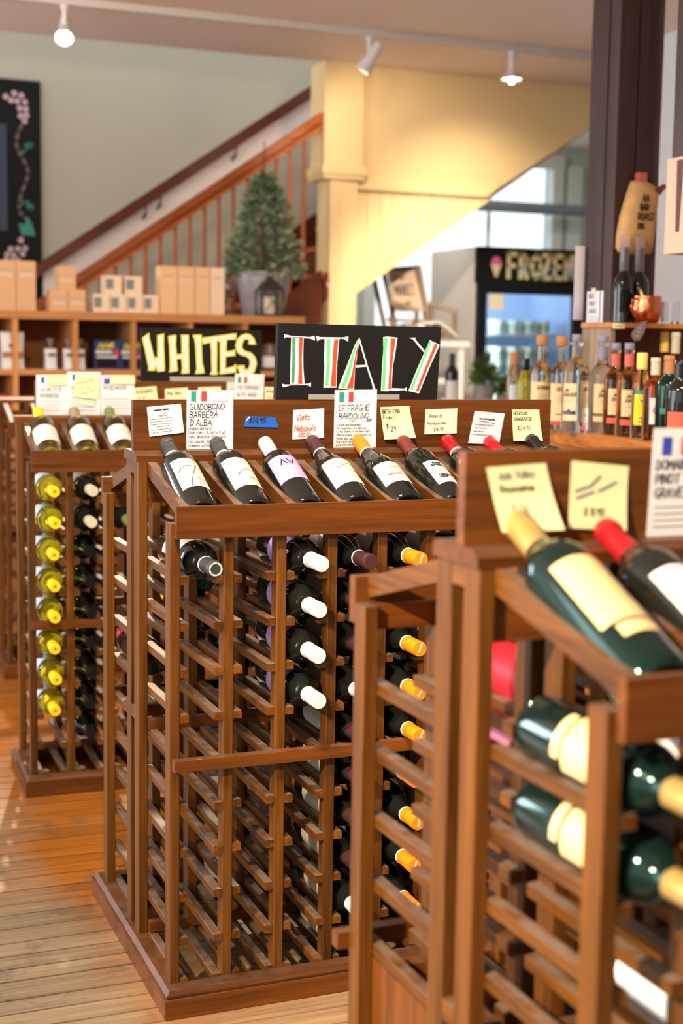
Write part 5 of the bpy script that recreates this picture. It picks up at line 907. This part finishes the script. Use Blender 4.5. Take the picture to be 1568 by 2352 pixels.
def chair2():
    """rocking chair with a lettered sign board standing against its back"""
    st = MB().box((3.45, 8.16, 1.335), (4.125, 8.66, 1.37)).obj('display_stand', WHITE); tag(st, 'white painted stand under the stairs that carries the rocking chair', 'stand')
    for x in (3.47, 4.06):
        for y in (8.18, 8.62): MB().box((x, y, 0), (x+0.035, y+0.03, 1.335)).obj('leg', WHITE, st)
    MB().box((3.505, 8.19, 1.1), (4.06, 8.64, 1.13)).obj('lower_shelf', WHITE, st); MB().beam((3.78, 8.2, 0.8), (4.06, 8.2, 1.09), 0.02, 0.02).obj('brace', WHITE, st)
    c = empty('rocking_chair', (3.8, 8.4, 1.37)); tag(c, 'small weathered wooden rocking chair on the white stand under the stairs', 'chair'); o = (-3.8, -8.4, -1.37)
    def B(nm, a, b, w_=0.022, h=0.03, m=CHW):
        r = MB().beam(a, b, w_, h, (0, 1, 0), m).obj(nm, None, c); r.location = o
    # back leans to the left, seat faces lower right
    for y, dx in ((8.3, 0.0), (8.52, 0.02)): B('back_post', (3.68+dx, y, 1.4), (3.575+dx, y, 1.8))
    B('back_post', (3.93, 8.34, 1.4), (3.83, 8.34, 1.835), 0.03, 0.05)
    B('top_rail', (3.56, 8.34, 1.805), (3.845, 8.34, 1.835), 0.03, 0.03); B('lower_rail', (3.63, 8.34, 1.5), (3.92, 8.34, 1.5), 0.02, 0.04)
    q = MB().prism([(3.64, 1.455), (3.95, 1.455), (4.02, 1.43), (4.02, 1.41), (3.64, 1.43)], 8.2, 8.5).obj('seat', CHW, c); q.location = o
    for x, z in ((3.655, 1.59), (3.925, 1.59)):
        B('arm', (x-0.03, 8.3, z+0.02), (x+0.13, 8.2, z-0.035), 0.03, 0.022); B('front_leg', (x+0.115, 8.21, 1.395), (x+0.115, 8.21, z-0.04)); B('arm_post', (x-0.015, 8.3, 1.4), (x-0.015, 8.3, z+0.01))
    for y in (8.21, 8.5):
        r = MB().tube([(3.56, y, 1.42), (3.66, y, 1.39), (3.8, y, 1.381), (3.95, y, 1.39), (4.07, y, 1.425)], 0.01, 6).obj('rocker', CHW, c, smooth=True); r.location = o
    s = MB(); pts = [(3.605, 1.8), (3.792, 1.812), (3.862, 1.56), (3.665, 1.55)]
    s.prism(pts, 8.30, 8.315); s = s.obj('sign_board', mat('board_beige', srgb(206, 178, 148), 0.7)); tag(s, 'beige lettered board leaning in the back of the rocking chair', 'sign')
    f = quad(pts); S = lambda u, v: (f(u, v)[0], 8.2985, f(u, v)[1]); q = MB()
    for tx, x, y, h, wx in (('IN THE', 0.2, 0.2, 0.09, 1.0), ('MARKET', 0.12, 0.6, 0.25, 0.62), ('BAY', 0.42, 0.84, 0.09, 1.0)):
        for pl in strokes(tx, x, -y, h, wx=wx*1.1): ribbon(q, [(u, -v) for u, v in pl], 0.03 if h > 0.2 else 0.018, S)
    q.obj('lettering', DARKM, s)
    # white cushion-like cloth over the seat
    n = 14; mb = MB(); vs = []
    for i in range(n+1):
        for k in range(7):
            u = i/n; x = 3.76+0.3*u; z = 1.468+0.022*math.sin(min(1, u*2.2)*math.pi*0.5)-0.085*max(0, u-0.55)**1.3*3; vs.append((x, 8.19+0.05*k, z+0.004*math.sin(k*2+i)))
    mb.add(vs, [(i*7+k, (i+1)*7+k, (i+1)*7+k+1, i*7+k+1) for i in range(n) for k in range(6)]); cl = mb.obj('folded_cloth', WHITE, smooth=True); cl.modifiers.new('solid', 'SOLIDIFY').thickness = 0.012
    tag(cl, 'white cloth draped over the seat of the rocking chair', 'cloth')
chair2()
def plant_table():
    t = MB().box((2.95, 5.86, 1.0), (3.3, 6.5, 1.03)).obj('side_table', WHITE); tag(t, 'narrow white table behind the middle rack, under the potted plant', 'table')
    for x in (2.96, 3.26):
        for y in (5.87, 6.46): MB().box((x, y, 0), (x+0.03, y+0.03, 1.0)).obj('leg', WHITE, t)
    for x, y, s, lb in ((3.115, 6.0, 1.0, 'green potted plant in a grey pot behind the right end of the ITALY sign'), (3.205, 5.98, 0.62, 'smaller green plant low beside the grey potted plant')):
        z = 1.03; p = MB().lathe([(0, 0), (0.038*s, 0), (0.052*s, 0.125*s), (0.05*s, 0.13*s), (0.044*s, 0.115*s), (0, 0.115*s)], 24).obj('plant_pot', mat('grey_pot', srgb(128, 122, 122), 0.6), None, (x, y, z), True); tag(p, lb, 'potted plant')
        r = random.Random(9); pts = []
        for i in range(120):
            a = r.uniform(0, 6.28); e = r.uniform(0.1, 1.45); d = (math.cos(a)*math.cos(e), math.sin(a)*math.cos(e), math.sin(e)); q = r.uniform(0.25, 1)
            pts.append(((d[0]*0.075*q*s, d[1]*0.075*q*s, 0.125*s+d[2]*0.13*q*s), d))
        needle_plant(p, 'leaves', mat('plant_leaves', srgb(106, 138, 78), 0.5, var=0.35, vs=30), pts, 0.036*s, 0.006*s, 8, 2)
    bottle('bordeaux', GDARK, 'foil', CBK, Matrix.Translation((3.09, 6.3, 1.03)), 'dark wine bottle with pale label standing just right of the ITALY sign', lab=FULL(LWHITE, 0.03, 0.15, 1.4), scale=0.9)
plant_table()

# ------------------------------------------------------------------ timber pillar, bar counter and bottles
def bar():
    p = MB().box((2.53, 4.0, 0), (2.694, 4.17, CZ)).obj('timber_pillar', PILW); tag(p, 'dark brown timber pillar rising from the bar to the ceiling', 'pillar')
    for (a, b) in (((2.5285, 4.06, 0.3), (2.5302, 4.066, 2.7)), ((2.6, 3.9985, 1.9), (2.604, 4.0002, 2.6))): MB().box(a, b).obj('drying_crack', BLACKB, p)
    P2 = MB().box((2.4, 3.4, 1.87), (2.52, 3.5, CZ)).obj('ceiling_post', PILW); tag(P2, 'dark timber post stub at the upper right edge of the photo', 'post')
    pn = MB().box((2.385, 3.405, 1.6), (2.5, 3.5, 1.868)).obj('hanging_panel', mat('beige_panel', srgb(212, 178, 150), 0.6)); tag(pn, 'beige panel under the timber post at the right edge', 'panel'); MB().prism([(3.42, 1.86), (3.45, 1.86), (3.445, 1.66), (3.43, 1.66)], 2.383, 2.385, None, 0).obj('dark_slot', STD, pn)
    c = [(2.065, 2.5), (2.309, 3.979), (2.43, 4.72), (2.522, 4.72), (2.522, 3.988), (3.5, 3.988), (3.5, 2.5)]
    b = MB().prism(c, 1.028, 1.07, None, 2).obj('bar_counter', BARW[1]); tag(b, 'orange brown wooden bar counter crowded with bottles at right', 'counter')
    MB().prism([(x+0.03 if x < 2.5 else x-0.01, y+(0.02 if y < 3 else -0.012)) for x, y in c], 0, 1.028, None, 2).obj('counter_body', BARW[2], b)
    # hutch with a shelf on the counter
    h = empty('bar_hutch', (2.8, 3.9, 1.07)); tag(h, 'open wooden hutch on the bar in front of the pillar', 'hutch'); o = (-2.8, -3.9, -1.07)
    dk = wood('hutch_wood', srgb(66, 40, 20), srgb(98, 64, 34), 2, 0.5, grain=40)
    for nm, a, e, m in (('top_board', (2.41, 3.8, 1.395), (3.2, 3.98, 1.41), BARW[0]), ('side_board', (2.415, 3.81, 1.07), (2.43, 3.98, 1.395), CHW), ('side_board', (3.18, 3.81, 1.07), (3.195, 3.98, 1.395), dk), ('back_panel', (2.43, 3.966, 1.07), (3.18, 3.978, 1.395), dk)):
        r = MB().box(a, e).obj(nm, m, h); r.location = o
    n = MB().box((0, 0, 0), (0.045, 0.0006, 0.017)).obj('shelf_note', NOTE, None, (2.412, 3.799, 1.391)); tag(n, 'small yellow strip note stuck on the hutch shelf edge', 'note'); MB().box((0.01, -0.0005, 0.006), (0.03, 0.0, 0.009)).obj('handwriting', INKG, n)
    q = MB(); q.prism([(0, 0), (0.02, 0.005), (0.012, -0.032), (-0.004, -0.056), (-0.022, -0.058), (-0.034, -0.042), (-0.03, -0.03)], 0, 0.003)
    tg = q.obj('luggage_tag', mat('tag_grey', srgb(150, 138, 136), 0.5), None, (2.512, 3.792, 1.412)); tag(tg, 'grey tag hanging from the hutch shelf below the copper mug', 'tag')
    t = MB()
    for k in range(3): t.box((-0.014-k*0.004, -0.001, -0.02-k*0.012), (0.004-k*0.005, 0.0, -0.017-k*0.012))
    t.obj('tag_print', PAPERG, tg)
    # things on the hutch shelf
    for x, y, lb in ((2.517, 3.91, 'left'), (2.588, 3.93, 'right')):
        z = 1.41; bt = MB().lathe([(0, 0.003), (0.028, 0.0), (0.032, 0.004), (0.032, 0.125), (0.028, 0.142), (0.018, 0.155), (0.0125, 0.165), (0.0115, 0.2), (0.011, 0.24)], 28).obj('tall_bottle', GDARK, None, (x, y, z), True); tag(bt, 'tall slim dark bottle with clear plastic top on the hutch shelf, %s of two' % lb, 'bottle', 'slim bottles on the hutch shelf')
        MB().lathe([(0.0145, 0.165), (0.0145, 0.262), (0.016, 0.263), (0.016, 0.276), (0.0, 0.277)], 18).obj('plastic_sleeve', mat('clear_sleeve', srgb(235, 225, 220), 0.1, trans=0.85, ior=1.15), bt, smooth=True)
        if lb == 'left': link('label', label_mesh(('slimlab',), 0.032, 0.035, 0.105, 0.9, BLACKB), bt, (0, 0, 0)); q = MB(); ribbon(q, arc(0, 0.07, 0.033, -80, 80), 0.0025, cyl(0.0333)); ribbon(q, [(-0.02, 0.078), (0.015, 0.078)], 0.003, cyl(0.0333)); ribbon(q, [(-0.02, 0.066), (0.018, 0.066)], 0.002, cyl(0.0333)); q.obj('label_print', CGD, bt)
    m = MB().lathe([(0, 0.002), (0.03, 0.0), (0.038, 0.006), (0.047, 0.03), (0.0485, 0.05), (0.046, 0.072), (0.0445, 0.085), (0.0425, 0.085), (0.045, 0.05), (0.036, 0.01), (0, 0.008)], 32).mesh('copper_mug', [COPPER], True)
    nn = COPPER.node_tree.nodes; tx = nn.new('ShaderNodeTexVoronoi'); tx.inputs['Scale'].default_value = 130; bp = nn.new('ShaderNodeBump'); bp.inputs['Strength'].default_value = 0.2; bp.inputs['Distance'].default_value = 0.004
    tc = nn.new('ShaderNodeTexCoord'); COPPER.node_tree.links.new(tc.outputs['Object'], tx.inputs['Vector']); COPPER.node_tree.links.new(tx.outputs['Distance'], bp.inputs['Height']); COPPER.node_tree.links.new(bp.outputs[0], nn['Principled BSDF'].inputs['Normal'])
    mg = link('copper_mug', m, None, (2.566, 3.846, 1.41)); tag(mg, 'hammered copper mug on the hutch shelf', 'mug'); MB().tube([(-0.045, -0.006, 0.075), (-0.062, -0.012, 0.074), (-0.066, -0.012, 0.05), (-0.05, -0.008, 0.02)], 0.004, 8).obj('handle', COPPER, mg, smooth=True); MB().tube([(-0.016, 0.0, 0.07), (-0.02, 0.01, 0.105), (-0.03, 0.012, 0.112)], 0.004, 6).obj('spoon', CGD, mg)
    tm = MB().lathe([(0, 0), (0.028, 0), (0.031, 0.07), (0.03, 0.07), (0.0275, 0.008), (0, 0.008)], 24).obj('tumbler', GTHIN, None, (2.665, 3.86, 1.41), True); tag(tm, 'clear glass tumbler right of the copper mug', 'glass')
    # paper coffee bag hung on the pillar
    out = [(2.585, 1.868), (2.568, 1.82), (2.548, 1.755), (2.539, 1.7), (2.538, 1.655), (2.548, 1.64), (2.6, 1.633), (2.662, 1.636), (2.67, 1.7), (2.676, 1.78), (2.682, 1.85), (2.66, 1.862), (2.62, 1.875)]
    cx, cz = 2.612, 1.75; mb = MB(); vs = []; n = len(out)
    for sc, dy in ((1.0, 0.0), (1.0, 0.012), (0.93, 0.03), (0.72, 0.045), (0.4, 0.052)): vs += [(cx+(x-cx)*sc, 3.997-dy, cz+(z-cz)*sc) for x, z in out]
    fs = [(k*n+i, k*n+(i+1) % n, (k+1)*n+(i+1) % n, (k+1)*n+i) for k in range(4) for i in range(n)]+[tuple(range(n-1, -1, -1)), tuple(4*n+i for i in range(n))]
    bg_ = mb.add(vs, fs).obj('coffee_bag', mat('kraft_paper', srgb(196, 152, 96), 0.7, var=0.15, vs=25), smooth=True); tag(bg_, 'brown kraft paper bag with dark print hung on the pillar', 'bag')
    MB().box((2.602, 3.97, 1.862), (2.63, 3.998, 1.895)).obj('tin_tie', CSL, bg_); MB().prism([(2.655, 1.84), (2.69, 1.862), (2.695, 1.85), (2.672, 1.825)], 3.955, 3.97).obj('tin_tie', CMR, bg_)
    q = MB(); Sg = lambda u, v: (u, 3.9435-0.0, v)
    for k, (x0, x1, z, w_) in enumerate(((2.6, 2.65, 1.815, 0.012), (2.59, 2.648, 1.79, 0.012), (2.585, 2.645, 1.762, 0.01), (2.58, 2.645, 1.735, 0.014), (2.58, 2.635, 1.712, 0.01), (2.575, 2.625, 1.69, 0.006))):
        q.add([(x0, 3.943, z), (x1, 3.943, z), (x1, 3.943, z+w_), (x0, 3.943, z+w_)], [(0, 1, 2, 3)])
    for k in range(0): pass
    q2 = MB()
    for k, (x0, z, s_) in enumerate(((2.6, 1.8, 0.022), (2.592, 1.772, 0.02), (2.585, 1.742, 0.022), (2.585, 1.714, 0.016))):
        for pl in strokes(('AA', 'BAR', 'ROAST', 'ERS')[k], x0, z, s_, wx=0.8): ribbon(q2, pl, 0.0045, lambda u, v: (u, 3.943, v))
    q2.obj('bag_print', mat('kraft_print', srgb(92, 66, 34), 0.7), bg_)
    # card and sheet on the pillar
    c = MB().box((0, 0, 0), (0.001, 0.1, 0.12)).obj('price_card', PAPER, None, (2.5285, 4.045, 1.398)); tag(c, 'white card with small French flag pinned low on the pillar side', 'card')
    Sc = lambda u, v: (-0.0006, 0.1-u, v)
    for nm, mm, x0, x1 in (('flag_stripe', FBLUE, 0.014, 0.026), ('flag_stripe', FRED, 0.032, 0.042)): MB().add([Sc(x0, 0.095), Sc(x1, 0.095), Sc(x1, 0.113), Sc(x0, 0.113)], [(0, 1, 2, 3)]).obj(nm, mm, c)
    q = MB()
    for tx, z in (('PINOT', 0.072), ('GRIGIO', 0.048)):
        for pl in strokes(tx, 0.015, z, 0.014): ribbon(q, pl, 0.002, Sc)
    for i in range(4): ribbon(q, [(0.015, 0.034-i*0.008), (0.08, 0.034-i*0.008)], 0.0014, Sc)
    q.obj('handwriting', INKG, c); MB().box((-0.002, 0.045, 0.112), (0.0, 0.07, 0.13)).obj('tape_piece', CREAM, c)
    sh = MB().box((0, 0, 0), (0.055, 0.001, 0.245)).obj('paper_sheet', PAPERG, None, (2.493, 4.171, 1.424)); tag(sh, 'plain pale sheet sticking out behind the pillar beside the FROZEN header', 'paper')
bar()
SP = {'c': ('spirit', GCLR, 'cork', CCK)}
def spirit(shape, gl, cs, cm, x, y, h, label, lab=(), art=None, band=None, rot=0.25, sx=1.0):
    full = 0.2475 if shape == 'slim' else (0.305 if cs == 'cork' else 0.3022)
    sc = h/full; z = 1.07
    m = Matrix.Translation((x, y, z)) @ Matrix.Rotation(-0.5+rot, 4, 'Z') @ Matrix.Diagonal((sx, sx, sc, 1)).to_4x4()
    return bottle(shape, gl, cs, cm, m, label, 'bottle', None, band=band, lab=lab, art=art, name='spirit_bottle')
ub = lambda key: (key, [(INKB, 0.0022, strokes('Jan', -0.016, 0.128, 0.009, 0.3)+strokes('SHAVER', -0.022, 0.112, 0.011, 0.3)), (FBLUE if key[-1] == 'b' else FRED, 0.006, [arc(0.0, 0.068, 0.003, 0, 330, 8)]), (INKG, 0.001, fine(-0.015, 0.1, 2, 0.03))])
ua = lambda key: (key, [(INKB, 0.0022, strokes('GEORGIAN', -0.022, 0.128, 0.011, wx=0.85)), (INKG, 0.001, fine(-0.02, 0.112, 6, 0.04)), (INKB, 0.0035, [[(-0.022, 0.052), (0.022, 0.052)]])])
spirit('slim', GROSE, 'slimcap', CCK, 2.453, 4.5, 0.244, 'slim pale gold bottle, farthest left on the bar, beside the green one', [(0.02, 0.13, 0.8, LBLUE, 0)], sx=0.88)
spirit('slim', GYEL, 'slimcap', CBK, 2.432, 4.38, 0.223, 'bright yellow green wine bottle with black cap at the far left of the bar', sx=0.95)
spirit('spirit', GCLR, 'cork', CCK, 2.308, 4.05, 0.299, 'clear square shouldered bottle with cork top, left one of two', [(0.035, 0.152, 1.3, LTAN, 0)], ua('ga'), sx=0.98)
spirit('spirit', GCLR, 'cork', CCK, 2.311, 3.93, 0.296, 'clear cork topped bottle with red stripe, right one of two on the bar', [(0.03, 0.152, 1.3, LTAN, 0), (0.018, 0.03, 1.3, FRED, 0)], ua('gb'), sx=0.96)
spirit('dome', GCLR, 'stop', CLV, 2.282, 3.79, 0.301, 'round domed clear bottle with dark stopper and cream label at its left side', [(0.068, 0.152, 0.55, LTAN, 0), (0.038, 0.056, 0.6, LTAN, 0)], ub('ua1b'), rot=-0.5, sx=0.98)
spirit('spirit', GCLR, 'stop', CLV, 2.47, 4.03, 0.306, 'clear bottle with dark stopper standing behind the domed one, next to the hutch', sx=0.95)
spirit('spirit', GCLR, 'stop', CLV, 2.364, 3.77, 0.299, 'clear bottle with lavender neck and blue dotted cream label', [(0.062, 0.152, 1.0, LTAN, 0), (0.036, 0.052, 1.0, LTAN, 0)], ub('ua2b'), band=CLV)
spirit('spirit', GAMB, 'stop', CLV, 2.359, 3.69, 0.276, 'amber bottle with salmon neck and red dotted label, left twin', [(0.066, 0.152, 0.9, LTAN, 0), (0.038, 0.056, 1.0, LRED, 0)], ub('ua3r'), band=CSL, sx=0.9)
spirit('spirit', GAMB, 'stop', CLV, 2.338, 3.585, 0.276, 'amber bottle with salmon neck and red dotted label, right twin', [(0.066, 0.152, 0.9, LTAN, 0), (0.038, 0.056, 1.0, LRED, 0)], ub('ua4r'), band=CSL, sx=0.9)
spirit('slim', GCLR, 'slimcap', CYL, 2.32, 3.49, 0.248, 'slim clear bottle with pale yellow cap and bright yellow label', [(0.04, 0.128, 1.1, LYEL, 0), (0.128, 0.14, 1.1, CHTL, 0)], ('lim', [(FBLUE, 0.004, [[(-0.01, 0.112), (0.008, 0.1)], [(-0.012, 0.06), (0.012, 0.062)]]), (CHTL, 0.006, [[(-0.012, 0.05), (0.014, 0.052)]])]), sx=0.92)
spirit('bordeaux', GTAN, 'foil', CCR, 2.319, 3.42, 0.236, 'amber bottle with cream cap and leaf shaped pinkish label', [(0.06, 0.155, 0.75, LWHITE, 0)], ('leaf', [(LPINK, 0.006, [arc(0.0, 0.11, 0.014, 0, 300), [(-0.006, 0.1), (0.01, 0.12)]])]), sx=0.86)
spirit('bordeaux', GAMB, 'screw', CYL, 2.654, 3.87, 0.318, 'tall bottle with yellow green cap inside the hutch', [(0.06, 0.13, 1.0, LYEL, 0)], sx=0.9)
spirit('bordeaux', GGREEN, 'foil', CCK, 2.302, 3.33, 0.243, 'dark blue black bottle with short cork top near the right edge', [(0.1, 0.12, 1.0, CHTL, 0)], sx=0.9)
spirit('bordeaux', GTAN, 'foil', CCR, 2.592, 3.72, 0.314, 'brown bottle with white capsule at the right edge inside the hutch', [(0.06, 0.15, 1.2, LRED, 0)], sx=0.9)
spirit('bordeaux', GDARK, 'foil', CBK, 2.262, 3.22, 0.23, 'dark bottle with coral red label at the right edge of the photo on the bar', [(0.03, 0.12, 1.3, LRED, 0)], sx=0.95)
